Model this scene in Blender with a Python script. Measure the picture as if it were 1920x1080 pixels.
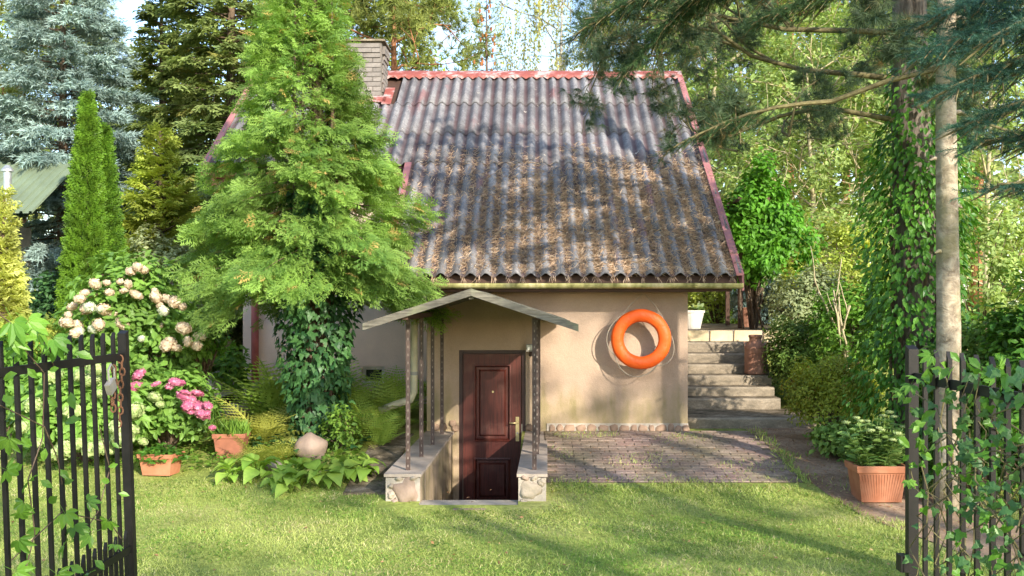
import bpy, bmesh, math, random
import numpy as np
from mathutils import Vector, Matrix, Euler

for o in list(bpy.data.objects):
    bpy.data.objects.remove(o, do_unlink=True)
S = bpy.context.scene
COL = S.collection
PI = math.pi
R = math.radians
random.seed(7)

# ------------------------------------------------------------------ camera
cd = bpy.data.cameras.new('camera')
cam = bpy.data.objects.new('camera', cd)
COL.objects.link(cam)
cam.location = (0, 0, 1.6)
cam.rotation_euler = (R(90), 0, 0)
cd.sensor_width = 36.0
cd.lens = 35.0
cd.shift_x = -40 / 1920
cd.shift_y = 25 / 1920
cd.clip_start = 0.1
cd.clip_end = 2000
S.camera = cam
FPX = 1867.0
CX, CY, CH = 1000.0, 565.0, 1.6

# ------------------------------------------------------------------ sky, sun, exposure
SUN = Vector((0.63, -1.0, 0.50)).normalized()
sun_el = math.asin(SUN.z)
sun_az = math.atan2(SUN.x, SUN.y)
W = bpy.data.worlds.new('World')
S.world = W
W.use_nodes = True
wn = W.node_tree.nodes
wl = W.node_tree.links
wn.clear()
wo = wn.new('ShaderNodeOutputWorld')
wb = wn.new('ShaderNodeBackground')
sky = wn.new('ShaderNodeTexSky')
sky.sky_type = 'NISHITA'
sky.sun_disc = False
sky.sun_elevation = sun_el
sky.sun_rotation = sun_az
sky.air_density = 1.0
sky.dust_density = 0.6
sky.ozone_density = 1.6
wb.inputs['Strength'].default_value = 0.15
# thin bright cloud, the same everywhere in the sky
wc = wn.new('ShaderNodeTexCoord')
wm = wn.new('ShaderNodeMapping')
wm.inputs['Scale'].default_value = (1.6, 1.6, 4.0)
wnz = wn.new('ShaderNodeTexNoise')
wnz.inputs['Scale'].default_value = 2.6
wnz.inputs['Detail'].default_value = 7
wnz.inputs['Roughness'].default_value = 0.6
wr = wn.new('ShaderNodeValToRGB')
wr.color_ramp.elements[0].position = 0.50
wr.color_ramp.elements[1].position = 0.74
wx = wn.new('ShaderNodeMixRGB')
wx.inputs['Color2'].default_value = (2.4, 2.5, 2.65, 1)
wl.new(wc.outputs['Generated'], wm.inputs['Vector'])
wl.new(wm.outputs[0], wnz.inputs['Vector'])
wl.new(wnz.outputs['Fac'], wr.inputs['Fac'])
wl.new(wr.outputs['Color'], wx.inputs['Fac'])
wl.new(sky.outputs[0], wx.inputs['Color1'])
wl.new(wx.outputs[0], wb.inputs['Color'])
wl.new(wb.outputs[0], wo.inputs['Surface'])

sd = bpy.data.lights.new('sun', 'SUN')
sd.energy = 2.7
sd.angle = R(0.6)
sd.color = (1.0, 0.91, 0.77)
sun = bpy.data.objects.new('sun', sd)
COL.objects.link(sun)
sun.location = SUN * 40
sun.rotation_euler = SUN.to_track_quat('Z', 'Y').to_euler()

vs = S.view_settings
vs.view_transform = 'Standard'
vs.look = 'None'
vs.gamma = 1.0
vs.use_curve_mapping = False
vs.exposure = 1.6
S.cycles.max_bounces = 7
S.cycles.diffuse_bounces = 3
S.cycles.glossy_bounces = 2
S.cycles.transmission_bounces = 5
S.cycles.transparent_max_bounces = 6
S.cycles.caustics_reflective = False
S.cycles.caustics_refractive = False
S.cycles.use_denoising = True

# ------------------------------------------------------------------ small maths
def at(px, py, Y):
    """point at depth Y that the photograph shows at pixel (px, py)"""
    return np.array([(px - CX) / FPX * Y, Y, CH - (py - CY) / FPX * Y])

def interp(v, a, b):
    return np.interp(v, a, b)

def zt(x, y):
    """height of the ground"""
    x = np.asarray(x, float); y = np.asarray(y, float)
    base = interp(y, [8.8, 11.5], [-.3, 0.0])
    back = interp(y, [13.0, 14.4], [0, .12]) + interp(y, [20, 26], [0, .5])
    w = interp(x, [3.5, 4.3], [0, 1])
    rr = np.maximum(w, interp(y, [15.4, 15.7], [0, 1]) * interp(x, [1.5, 1.9], [0, 1]))
    return base + 1.1 * interp(y, [11.5, 16.0], [0, 1]) * rr + back * (1 - rr)

def ground(px, py):
    """point of the ground under pixel (px, py)"""
    lo, hi = 3.0, 60.0
    for _ in range(50):
        m = (lo + hi) / 2
        p = at(px, py, m)
        if p[2] > zt(p[0], p[1]): lo = m
        else: hi = m
    return at(px, py, lo)

def nrm(a):
    a = np.asarray(a, float)
    return a / np.maximum(np.linalg.norm(a, axis=-1, keepdims=True), 1e-9)

# ------------------------------------------------------------------ mesh collector
LOC = {}
class MB:
    def __init__(s):
        s.v = []; s.l = []; s.s = []; s.a = []; s.m = []; s.n = 0
    def raw(s, V, loops, sizes, a=0.5, m=0):
        V = np.asarray(V, float).reshape(-1, 3)
        s.v.append(V); s.l.append(np.asarray(loops, np.int64) + s.n); s.s.append(np.asarray(sizes, np.int64))
        s.a.append(np.broadcast_to(np.asarray(a, float), (len(V),)))
        s.m.append(np.full(len(sizes), m, np.int64)); s.n += len(V)
    def add(s, V, F, a=0.5, m=0):
        s.raw(V, [i for f in F for i in f], [len(f) for f in F], a, m)
    def inst(s, tm, pos, f, up, sc, a=None, m=0):
        """copies of template tm = (V, loops, sizes); its y runs along f, its z along up"""
        tV, tl, ts = tm
        pos = np.asarray(pos, float).reshape(-1, 3); M = len(pos)
        if M == 0: return
        f = nrm(f); sd_ = nrm(np.cross(f, up)); u = np.cross(sd_, f)
        sc = np.broadcast_to(np.asarray(sc, float), (M,))
        V = pos[:, None, :] + sc[:, None, None] * (tV[None, :, 0:1] * sd_[:, None, :] + tV[None, :, 1:2] * f[:, None, :] + tV[None, :, 2:3] * u[:, None, :])
        n = len(tV)
        L = (tl[None, :] + (np.arange(M) * n)[:, None]).ravel()
        if a is None: a = np.random.default_rng(M).random(M)
        a = np.repeat(np.broadcast_to(np.asarray(a, float), (M,)), n)
        s.raw(V.reshape(-1, 3), L, np.tile(ts, M), a, m)
    def box(s, c, d, rot=None, a=0.5, m=0, taper=None):
        x, y, z = [k / 2 for k in d]
        V = np.array([[-x,-y,-z],[x,-y,-z],[x,y,-z],[-x,y,-z],[-x,-y,z],[x,-y,z],[x,y,z],[-x,y,z]])
        if taper: V[4:, :2] *= taper
        if rot is not None: V = V @ np.array(rot.to_matrix()).T
        s.add(V + np.asarray(c, float), [(3,2,1,0),(4,5,6,7),(0,1,5,4),(1,2,6,5),(2,3,7,6),(3,0,4,7)], a, m)
    def bar(s, p, q, w, h=None, up=(0, 0, 1), a=0.5, m=0):
        p = np.asarray(p, float); q = np.asarray(q, float); h = w if h is None else h
        d = q - p; L = np.linalg.norm(d); f = d / L
        sd_ = np.cross(f, up)
        if np.linalg.norm(sd_) < 1e-6: sd_ = np.cross(f, (0, 1, 0))
        sd_ = nrm(sd_); u = np.cross(sd_, f)
        V = [o + sx * w / 2 * sd_ + sz * h / 2 * u for o in (p, q) for sx, sz in ((-1,-1),(1,-1),(1,1),(-1,1))]
        s.add(V, [(0,1,2,3),(7,6,5,4),(0,4,5,1),(1,5,6,2),(2,6,7,3),(3,7,4,0)], a, m)
    def tube(s, pts, rad, sides=7, a=0.5, m=0, cap=True, wob=0.0, rng=None):
        P = np.asarray(pts, float); n = len(P)
        rad = np.broadcast_to(np.asarray(rad, float), (n,))
        T = nrm(np.gradient(P, axis=0)); ref = np.array([0.0, 0, 1]) if abs(T[0][2]) < .9 else np.array([1.0, 0, 0])
        u = nrm(ref - T[0] * np.dot(ref, T[0])); rings = []
        ang = np.arange(sides) * 2 * PI / sides
        for i in range(n):
            u = nrm(u - T[i] * np.dot(u, T[i])); w = np.cross(T[i], u)
            rr = rad[i] * (1 + (wob * (rng.random(sides) - .5) if wob else 0))
            rings.append(P[i] + (np.cos(ang) * rr)[:, None] * u + (np.sin(ang) * rr)[:, None] * w)
        V = np.concatenate(rings); F = []
        for i in range(n - 1):
            for k in range(sides):
                k2 = (k + 1) % sides
                F.append((i*sides+k, i*sides+k2, (i+1)*sides+k2, (i+1)*sides+k))
        if cap:
            F.append(tuple(range(sides))[::-1]); F.append(tuple((n-1)*sides + k for k in range(sides)))
        s.add(V, F, a, m)
    def lathe(s, prof, c=(0, 0, 0), sides=24, a=0.5, m=0):
        n = len(prof); V = []
        for r_, z_ in prof:
            for k in range(sides):
                t = 2 * PI * k / sides; V.append((c[0] + r_ * math.cos(t), c[1] + r_ * math.sin(t), c[2] + z_))
        F = []
        for i in range(n - 1):
            for k in range(sides):
                k2 = (k + 1) % sides; F.append((i*sides+k, i*sides+k2, (i+1)*sides+k2, (i+1)*sides+k))
        s.add(V, F, a, m)
    def mesh(s, name, mats, smooth=False, off=(0, 0, 0)):
        V = np.concatenate(s.v) - np.asarray(off, float); L = np.concatenate(s.l); Z = np.concatenate(s.s)
        me = bpy.data.meshes.new(name)
        me.vertices.add(len(V)); me.vertices.foreach_set('co', V.ravel().astype(np.float32))
        me.loops.add(len(L)); me.loops.foreach_set('vertex_index', L.astype(np.int32))
        me.polygons.add(len(Z))
        st = np.concatenate([[0], np.cumsum(Z)[:-1]])
        me.polygons.foreach_set('loop_start', st.astype(np.int32))
        me.polygons.foreach_set('loop_total', Z.astype(np.int32))
        me.polygons.foreach_set('material_index', np.concatenate(s.m).astype(np.int32))
        me.polygons.foreach_set('use_smooth', np.full(len(Z), bool(smooth)))
        at_ = me.attributes.new('rnd', 'FLOAT', 'POINT')
        at_.data.foreach_set('value', np.concatenate(s.a).astype(np.float32))
        me.update(calc_edges=True)
        for mt in (mats if isinstance(mats, (list, tuple)) else [mats]): me.materials.append(mt)
        return me
    def build(s, name, mats, parent=None, smooth=False, kind=None, local=False):
        off = (0, 0, 0) if (parent is None or local) else LOC.get(parent.name, (0, 0, 0))
        return obj(name, s.mesh(name, mats, smooth, off), parent, kind=kind)

def obj(name, me, parent=None, loc=None, rot=None, sc=None, kind=None):
    o = bpy.data.objects.new(name, me); COL.objects.link(o)
    if parent is not None:
        o.parent = parent
        LOC[o.name] = LOC.get(parent.name, (0, 0, 0)) if loc is None else tuple(np.add(LOC.get(parent.name, (0,0,0)), loc))
    if loc is not None: o.location = loc
    if rot is not None: o.rotation_euler = rot
    if sc is not None: o.scale = (sc, sc, sc) if np.isscalar(sc) else sc
    if kind: o['kind'] = kind
    return o

def thing(name, label, cat, loc=(0, 0, 0), group=None, rotz=0):
    o = bpy.data.objects.new(name, None); COL.objects.link(o)
    o.empty_display_size = .1
    o.location = loc; o.rotation_euler = (0, 0, rotz); LOC[o.name] = tuple(float(k) for k in loc)
    o['label'] = label; o['category'] = cat
    if group: o['group'] = group
    return o

def tag(o, label, cat, group=None):
    o['label'] = label; o['category'] = cat
    if group: o['group'] = group
    return o

def copy_tree(o, label, loc, rotz=0, sc=1.0, parent=None):
    c = o.copy(); COL.objects.link(c); c.parent = parent
    if label:
        c['label'] = label; c.location = loc; c.rotation_euler = (0, 0, rotz); c.scale = (sc, sc, sc)
    for ch in o.children:
        copy_tree(ch, None, None, parent=c)
    return c

# ------------------------------------------------------------------ materials
class NT:
    def __init__(s, name):
        s.m = bpy.data.materials.new(name); s.m.use_nodes = True
        s.t = s.m.node_tree; s.t.nodes.clear()
        s.out = s.n('OutputMaterial')
    def n(s, t, **k):
        x = s.t.nodes.new('ShaderNode' + t)
        for a, b in k.items(): setattr(x, a, b)
        return x
    def L(s, a, b): s.t.links.new(a, b)
    def val(s, sock, v):
        if hasattr(v, 'links') or hasattr(v, 'is_linked'): s.L(v, sock)
        else:
            if isinstance(v, tuple) and len(v) == 3: v = (*v, 1) if sock.type == 'RGBA' else v
            sock.default_value = v
    def coord(s, kind='Object', scale=None):
        c = s.n('TexCoord'); o = c.outputs[kind]
        if scale is not None:
            mp = s.n('Mapping'); mp.inputs['Scale'].default_value = scale if isinstance(scale, tuple) else (scale,)*3
            s.L(o, mp.inputs['Vector']); o = mp.outputs[0]
        return o
    def world(s, scale=None):
        g = s.n('NewGeometry'); o = g.outputs['Position']
        if scale is not None:
            mp = s.n('Mapping'); mp.inputs['Scale'].default_value = scale if isinstance(scale, tuple) else (scale,)*3
            s.L(o, mp.inputs['Vector']); o = mp.outputs[0]
        return o
    def noise(s, vec, sc, det=4, rough=.55, dist=0):
        x = s.n('TexNoise'); s.L(vec, x.inputs['Vector'])
        x.inputs['Scale'].default_value = sc; x.inputs['Detail'].default_value = det
        x.inputs['Roughness'].default_value = rough; x.inputs['Distortion'].default_value = dist
        return x.outputs['Fac']
    def ramp(s, fac, stops):
        x = s.n('ValToRGB'); s.L(fac, x.inputs['Fac']); e = x.color_ramp.elements
        while len(e) < len(stops): e.new(.5)
        for i, (p, c) in enumerate(stops):
            e[i].position = p; e[i].color = (*c, 1) if isinstance(c, tuple) else (c, c, c, 1)
        return x.outputs['Color']
    def mix(s, fac, a, b, mode='MIX'):
        x = s.n('MixRGB', blend_type=mode); s.val(x.inputs['Fac'], fac); s.val(x.inputs['Color1'], a); s.val(x.inputs['Color2'], b)
        return x.outputs[0]
    def math(s, op, a, b=0.0):
        x = s.n('Math', operation=op); s.val(x.inputs[0], a); s.val(x.inputs[1], b); return x.outputs[0]
    def attr(s, name='rnd'):
        return s.n('Attribute', attribute_name=name).outputs['Fac']
    def orand(s): return s.n('ObjectInfo').outputs['Random']
    def bump(s, h, strength=.3, dist=.02):
        x = s.n('Bump'); s.L(h, x.inputs['Height']); x.inputs['Strength'].default_value = strength; x.inputs['Distance'].default_value = dist
        return x.outputs[0]
    def bsdf(s, col, rough=.7, spec=.3, metal=0.0, normal=None):
        x = s.n('BsdfPrincipled'); s.val(x.inputs['Base Color'], col); s.val(x.inputs['Roughness'], rough)
        x.inputs['Specular IOR Level'].default_value = spec; x.inputs['Metallic'].default_value = metal
        if normal is not None: s.L(normal, x.inputs['Normal'])
        return x.outputs[0]
    def done(s, sh):
        s.L(sh, s.out.inputs['Surface']); return s.m

def leaf_mat(name, c0, c1, c2=None, trans=.35, rough=.5, spec=.25, nscale=1.3, var=.35):
    t = NT(name)
    a = t.attr()
    stops = [(0.0, c0), (.6, c1), (1.0, c1)] if c2 is None else [(0.0, c0), (.55, c1), (.9, c1), (.97, c2)]
    c = t.ramp(a, stops)
    nz = t.noise(t.world(), nscale, 2)
    k = t.ramp(nz, [(.3, 1 - var), (.7, 1 + var)])
    c = t.mix(1.0, c, k, 'MULTIPLY')
    p = t.bsdf(c, rough, spec)
    tr = t.n('BsdfTranslucent')
    ct = t.mix(1.0, c, (1.25, 1.15, .55), 'MULTIPLY')
    t.L(ct, tr.inputs['Color'])
    mx = t.n('MixShader'); mx.inputs[0].default_value = trans
    t.L(p, mx.inputs[1]); t.L(tr.outputs[0], mx.inputs[2])
    return t.done(mx.outputs[0])

def plain(name, col, rough=.6, spec=.3, metal=0.0, var=.25, ns=8.0, bump=0.0, bs=60.0, rnd=False, stretch=None):
    t = NT(name)
    v = t.coord('Object', stretch)
    nz = t.noise(v, ns, 5)
    k = t.ramp(nz, [(.28, 1 - var), (.72, 1 + var)])
    c = t.mix(1.0, col, k, 'MULTIPLY')
    if rnd:
        kr = t.ramp(t.orand(), [(0, .78), (1, 1.2)]); c = t.mix(1.0, c, kr, 'MULTIPLY')
    nm = t.bump(t.noise(v, bs, 4), bump, .01) if bump else None
    return t.done(t.bsdf(c, rough, spec, metal, nm))

M = {}
def mk_mats():
    # foliage
    M['thuja'] = leaf_mat('thuja_foliage', (.075,.17,.032), (.26,.41,.085), (.55,.40,.14), .40, .5)
    M['bluespruce'] = leaf_mat('blue_spruce_needles', (.14,.22,.19), (.27,.37,.34), None, .12, .55)
    M['hemlock'] = leaf_mat('dark_conifer_needles', (.085,.14,.045), (.22,.28,.085), (.28,.27,.07), .3, .55)
    M['columnar'] = leaf_mat('columnar_thuja_foliage', (.05,.125,.012), (.12,.235,.02), None, .2, .5, nscale=5)
    M['yellow'] = leaf_mat('golden_thuja_foliage', (.38,.44,.09), (.60,.64,.19), None, .35, .5)
    M['lime'] = leaf_mat('lime_foliage', (.22,.31,.045), (.42,.50,.09), (.55,.48,.1), .4, .5)
    M['pinefar'] = leaf_mat('pine_needles_far', (.09,.15,.045), (.24,.28,.07), None, .25, .5)
    M['birch'] = leaf_mat('birch_leaves', (.26,.30,.07), (.46,.44,.13), (.55,.42,.10), .4, .5)
    M['broad'] = leaf_mat('pale_green_leaves', (.17,.28,.07), (.36,.47,.15), (.48,.47,.15), .45, .5)
    M['greybush'] = leaf_mat('grey_green_leaves', (.22,.28,.13), (.40,.46,.24), None, .35, .5)
    M['green'] = leaf_mat('bright_green_leaves', (.06,.16,.02), (.17,.34,.045), None, .38, .42)
    M['vine'] = leaf_mat('wisteria_leaves', (.04,.13,.012), (.13,.33,.03), None, .4, .42)
    M['hydr'] = leaf_mat('hydrangea_leaves', (.09,.20,.035), (.22,.39,.075), None, .35, .45)
    M['ivy'] = leaf_mat('dark_ivy_leaves', (.018,.065,.022), (.055,.135,.04), (.11,.21,.05), .15, .45, .3)
    M['ivy2'] = leaf_mat('fresh_ivy_leaves', (.04,.13,.015), (.11,.26,.03), None, .3, .38, .4)
    M['creeper'] = leaf_mat('creeper_leaves', (.06,.19,.025), (.18,.36,.05), (.35,.36,.07), .4, .38, .4)
    M['fern'] = leaf_mat('fern_fronds', (.15,.29,.05), (.33,.47,.09), (.30,.20,.08), .42, .5)
    M['fernyel'] = leaf_mat('yellowing_fern_fronds', (.28,.34,.05), (.48,.50,.11), None, .42, .5)
    M['hosta'] = leaf_mat('hosta_leaves', (.16,.32,.04), (.34,.50,.09), None, .4, .4)
    M['golden'] = leaf_mat('golden_shrub_leaves', (.15,.21,.02), (.36,.40,.05), (.34,.20,.04), .35, .45)
    M['darkbush'] = leaf_mat('mixed_shrub_leaves', (.075,.16,.03), (.21,.32,.065), None, .33, .45)
    M['sedum'] = leaf_mat('sedum_leaves', (.15,.30,.07), (.30,.46,.13), None, .25, .45)
    M['nearspruce'] = leaf_mat('near_spruce_needles', (.02,.06,.04), (.055,.135,.09), None, .12, .5, nscale=3)
    M['limbneedle'] = leaf_mat('overhanging_needles', (.022,.055,.022), (.06,.115,.04), (.15,.12,.05), .15, .5, nscale=3)
    M['pinetuft'] = leaf_mat('pine_tuft_needles', (.04,.08,.045), (.11,.165,.085), (.26,.19,.08), .2, .5, nscale=3)
    M['larch'] = leaf_mat('larch_needles', (.10,.14,.04), (.22,.25,.07), None, .25, .5)
    M['grass'] = leaf_mat('lawn_blades', (.16,.29,.05), (.42,.48,.145), (.62,.56,.30), .36, .5, nscale=1.1, var=.3)
    M['cover'] = leaf_mat('ground_cover_leaves', (.06,.15,.02), (.20,.34,.05), None, .35, .5)
    M['wood_far'] = leaf_mat('far_wood_leaves', (.13,.19,.05), (.34,.38,.11), None, .3, .5, nscale=.3)
    M['cone'] = plain('larch_cones', (.34,.13,.045), .8)
    M['needles'] = leaf_mat('dry_pine_needles', (.33,.22,.145), (.54,.40,.28), (.64,.53,.41), .1, .7, nscale=2)
    M['cream_bloom'] = leaf_mat('cream_pink_petals', (.56,.42,.31), (.74,.63,.47), None, .25, .6, nscale=6, var=.12)
    M['white_bloom'] = leaf_mat('white_petals', (.52,.57,.40), (.70,.72,.60), None, .25, .6, nscale=6, var=.1)
    M['lime_bloom'] = leaf_mat('pale_green_petals', (.30,.42,.14), (.52,.60,.28), None, .25, .6, nscale=6, var=.1)
    M['pink_bloom'] = leaf_mat('pink_petals', (.50,.10,.22), (.70,.30,.41), None, .25, .6, nscale=6, var=.15)
    M['sedum_bloom'] = leaf_mat('sedum_flower_buds', (.26,.36,.12), (.42,.50,.22), None, .2, .6, nscale=6, var=.1)
    # bark
    def bark(name, c0, c1, sc=(9, 9, 1.6), bmp=.9, moss=None):
        t = NT(name); v = t.coord('Object', sc)
        nz = t.noise(v, 2.2, 6, .65, .4)
        c = t.ramp(nz, [(.35, c0), (.65, c1)])
        if moss:
            mz = t.noise(t.world(), 2.5, 4); c = t.mix(t.ramp(mz, [(.48, 0.0), (.62, .8)]), c, moss)
        return t.done(t.bsdf(c, .9, .15, normal=t.bump(nz, bmp, .03)))
    M['bark'] = bark('rough_grey_bark', (.055,.045,.036), (.24,.20,.165))
    M['bark_smooth'] = bark('smooth_pale_bark', (.17,.13,.09), (.50,.42,.31), (4, 4, 5), .8, (.22,.20,.11))
    M['bark_orange'] = bark('orange_pine_bark', (.20,.085,.04), (.46,.22,.12))
    M['bark_brown'] = bark('brown_bark', (.075,.05,.035), (.20,.145,.10))
    M['twig'] = bark('mossy_twigs', (.09,.075,.04), (.22,.19,.09), (6, 6, 6), .3)
    M['stem_pale'] = plain('pale_stems', (.42,.36,.22), .8)
    M['birch_bark'] = bark('birch_bark', (.14,.12,.10), (.66,.62,.56), (3, 3, 7), .3)
    M['greenstem'] = plain('green_stems', (.16,.24,.06), .6)
    # house
    def stucco(name, col, dirt):
        t = NT(name); v = t.world()
        nz = t.noise(v, 1.1, 5); f = t.noise(v, 90, 3); st = t.noise(t.world((6, 6, 1.8)), 1.2, 5)
        c = t.mix(1.0, col, t.ramp(nz, [(.3, .80), (.7, 1.13)]), 'MULTIPLY')
        c = t.mix(1.0, c, t.ramp(f, [(.3, .93), (.7, 1.06)]), 'MULTIPLY')
        z = t.n('SeparateXYZ'); t.L(t.world(), z.inputs[0])
        low = t.ramp(t.math('ADD', z.outputs['Z'], t.math('MULTIPLY', st, -.55)), [(.02, .9), (.34, 0.0)])
        gr = t.math('MULTIPLY', low, t.ramp(st, [(.35, .25), (.68, 1.0)]))
        c = t.mix(t.math('MULTIPLY', gr, dirt), c, (.22,.19,.075))
        run = t.ramp(st, [(.62, 0.0), (.80, .05)])
        c = t.mix(run, c, (.26,.19,.12))
        return t.done(t.bsdf(c, .9, .15, normal=t.bump(t.math('ADD', f, t.math('MULTIPLY', t.noise(v, 17, 4), 1.3)), .45, .008)))
    M['stucco'] = stucco('ochre_render', (.44,.325,.24), .85)
    M['stucco_pink'] = stucco('pinkish_render', (.74,.57,.46), .5)
    t = NT('fibre_cement_sheet'); v = t.world()
    nz = t.noise(v, 2.3, 6, .65); f = t.noise(v, 38, 5, .7)
    c = t.ramp(nz, [(.30, (.098,.095,.10)), (.5, (.18,.173,.178)), (.72, (.29,.28,.275))])
    c = t.mix(1.0, c, t.ramp(f, [(.3, .62), (.7, 1.35)]), 'MULTIPLY')
    red = t.noise(t.world((1.7, .5, .5)), 1.7, 5); c = t.mix(t.ramp(red, [(.60, 0.0), (.70, .65)]), c, (.20,.085,.085))
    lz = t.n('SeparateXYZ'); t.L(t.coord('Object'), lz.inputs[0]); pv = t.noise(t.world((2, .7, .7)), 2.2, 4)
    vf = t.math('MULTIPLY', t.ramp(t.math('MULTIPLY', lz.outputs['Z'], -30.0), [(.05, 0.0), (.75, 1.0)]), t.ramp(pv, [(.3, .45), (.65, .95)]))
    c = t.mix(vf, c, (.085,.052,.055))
    lich = t.noise(v, 11, 4, .6); c = t.mix(t.ramp(lich, [(.66, 0.0), (.72, .75)]), c, (.52,.47,.40))
    kr = t.ramp(t.orand(), [(0, .82), (1, 1.16)]); c = t.mix(1.0, c, kr, 'MULTIPLY')
    M['sheet'] = t.done(t.bsdf(c, .85, .2, normal=t.bump(f, .5, .008)))
    t = NT('peeling_red_metal'); v = t.world()
    nz = t.noise(v, 5.5, 6, .6)
    c = t.ramp(nz, [(.45, (.27,.075,.058)), (.52, (.34,.13,.11)), (.60, (.44,.32,.30))])
    M['ridge'] = t.done(t.bsdf(c, .6, .35))
    M['redpaint'] = plain('faded_red_paint', (.42,.115,.105), .5, .4, var=.35, ns=5)
    M['verge'] = plain('faded_pink_red_trim', (.36,.15,.145), .6, .3, var=.3, ns=4)
    t = NT('mossy_cream_gutter'); v = t.world((1, 1, 1))
    nz = t.noise(t.world((3, 2, 1)), 2.0, 6, .65)
    c = t.ramp(nz, [(.36, (.13,.13,.04)), (.52, (.36,.34,.14)), (.68, (.58,.52,.30))])
    M['gutter'] = t.done(t.bsdf(c, .5, .35))
    M['darkwood'] = plain('dark_brown_timber', (.075,.042,.03), .75, ns=6, stretch=(1, 8, 8))
    t = NT('weathered_grey_board'); v = t.coord('Object', (2.0, 22, 22))
    nz = t.noise(v, 2.5, 6, .65)
    c = t.ramp(nz, [(.3, (.065,.058,.045)), (.7, (.22,.20,.16))])
    ml = t.noise(t.world(), 3.0, 4); c = t.mix(t.ramp(ml, [(.5, 0.0), (.68, .5)]), c, (.26,.28,.15))
    c = t.mix(1.0, c, t.ramp(t.orand(), [(0, .75), (1, 1.2)]), 'MULTIPLY')
    M['board'] = t.done(t.bsdf(c, .85, .15, normal=t.bump(nz, .4, .006)))
    t = NT('mahogany_door'); v = t.coord('Object', (30, 30, 1.6))
    nz = t.noise(v, 2.0, 6, .6); d = t.noise(t.world(), 5, 5)
    c = t.ramp(nz, [(.3, (.04,.009,.006)), (.7, (.125,.026,.017))])
    c = t.mix(t.ramp(d, [(.52, 0.0), (.75, .22)]), c, (.30,.16,.12))
    M['door'] = t.done(t.bsdf(c, .48, .4, normal=t.bump(nz, .08, .003)))
    M['door_frame'] = plain('dark_door_frame', (.035,.012,.010), .45, .4)
    M['brass'] = plain('worn_brass', (.62,.50,.26), .35, .5, .8)
    t = NT('perforated_steel'); v = t.world()
    nz = t.noise(v, 14, 5); c = t.ramp(nz, [(.35, (.045,.030,.025)), (.65, (.105,.072,.06))])
    M['steel'] = t.done(t.bsdf(c, .6, .35, .3))
    M['hole'] = plain('worn_slot', (.24,.20,.17), .8)
    M['lampbody'] = plain('grey_lamp_housing', (.30,.29,.27), .5, .4)
    M['lampglass'] = plain('lamp_glass', (.75,.75,.70), .15, .6)
    M['mortar'] = plain('pale_mortar', (.40,.35,.29), .9, .1, var=.2, ns=14, bump=.5)
    M['flue_mortar'] = plain('grey_chimney_mortar', (.17,.15,.13), .9, .1)
    M['pipe'] = plain('cream_drainpipe', (.50,.46,.32), .45, .35, var=.3, ns=5)
    M['captile'] = plain('beige_cap_tile', (.40,.33,.27), .8, .2, var=.18, ns=5, bump=.2)
    t = NT('mossy_concrete'); v = t.world()
    nz = t.noise(t.world((1, 1, 2.4)), 4.5, 7, .75, .3); f = t.noise(v, 70, 4)
    c = t.ramp(nz, [(.38, (.065,.053,.034)), (.54, (.20,.16,.11)), (.72, (.40,.335,.255))])
    c = t.mix(1.0, c, t.ramp(f, [(.3, .75), (.7, 1.25)]), 'MULTIPLY')
    c = t.mix(t.ramp(t.attr(), [(.55, 0.0), (1.0, .5)]), c, (.40,.345,.275))
    M['concrete'] = t.done(t.bsdf(c, .92, .1, normal=t.bump(f, .6, .01)))
    def stone(name, c0, c1, ns=5):
        t = NT(name); v = t.coord('Object'); nz = t.noise(v, ns, 6, .6)
        c = t.ramp(nz, [(.3, c0), (.7, c1)])
        c = t.mix(1.0, c, t.ramp(t.orand(), [(0, .78), (1, 1.2)]), 'MULTIPLY')
        return t.done(t.bsdf(c, .85, .2, normal=t.bump(t.noise(v, 40, 4), .35, .01)))
    M['fieldstone'] = stone('brown_field_stone', (.21,.135,.09), (.38,.265,.19), 9)
    M['pinkstone'] = stone('pink_granite_boulder', (.20,.145,.11), (.34,.25,.195))
    M['greystone'] = stone('grey_brown_boulder', (.22,.18,.135), (.38,.32,.25))
    M['sandblock'] = stone('yellow_sandstone_block', (.50,.40,.23), (.72,.60,.40), 4)
    M['chimneybrick'] = stone('grey_chimney_brick', (.16,.14,.125), (.27,.24,.215), 7)
    t = NT('pinkish_paver'); v = t.world()
    nz = t.noise(v, 1.3, 5, .6, .4); f = t.noise(v, 45, 4)
    c = t.ramp(t.orand(), [(0, (.27,.175,.145)), (.5, (.30,.205,.17)), (1, (.335,.24,.20))])
    c = t.mix(t.ramp(nz, [(.36, 0.0), (.62, .85)]), c, (.19,.165,.10))
    d2 = t.noise(v, 6, 5, .7); c = t.mix(t.ramp(d2, [(.45, 0.0), (.70, .6)]), c, (.36,.29,.235))
    c = t.mix(1.0, c, t.ramp(f, [(.3, .75), (.7, 1.25)]), 'MULTIPLY')
    M['paver'] = t.done(t.bsdf(c, .9, .12, normal=t.bump(f, .5, .006)))
    t = NT('dirt_path'); v = t.world()
    nz = t.noise(v, 1.8, 6, .6, .5); f = t.noise(v, 30, 5, .7)
    c = t.ramp(nz, [(.3, (.22,.14,.085)), (.55, (.36,.25,.165)), (.75, (.45,.345,.24))])
    c = t.mix(1.0, c, t.ramp(f, [(.3, .7), (.7, 1.3)]), 'MULTIPLY')
    M['dirt'] = t.done(t.bsdf(c, .95, .08, normal=t.bump(f, .6, .015)))
    t = NT('soil_and_turf'); v = t.world()
    nz = t.noise(v, .8, 6, .6, .5); f = t.noise(v, 22, 5, .7)
    c = t.ramp(nz, [(.3, (.16,.21,.045)), (.5, (.29,.33,.08)), (.72, (.40,.37,.15))])
    c = t.mix(1.0, c, t.ramp(f, [(.3, .6), (.7, 1.35)]), 'MULTIPLY')
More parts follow.
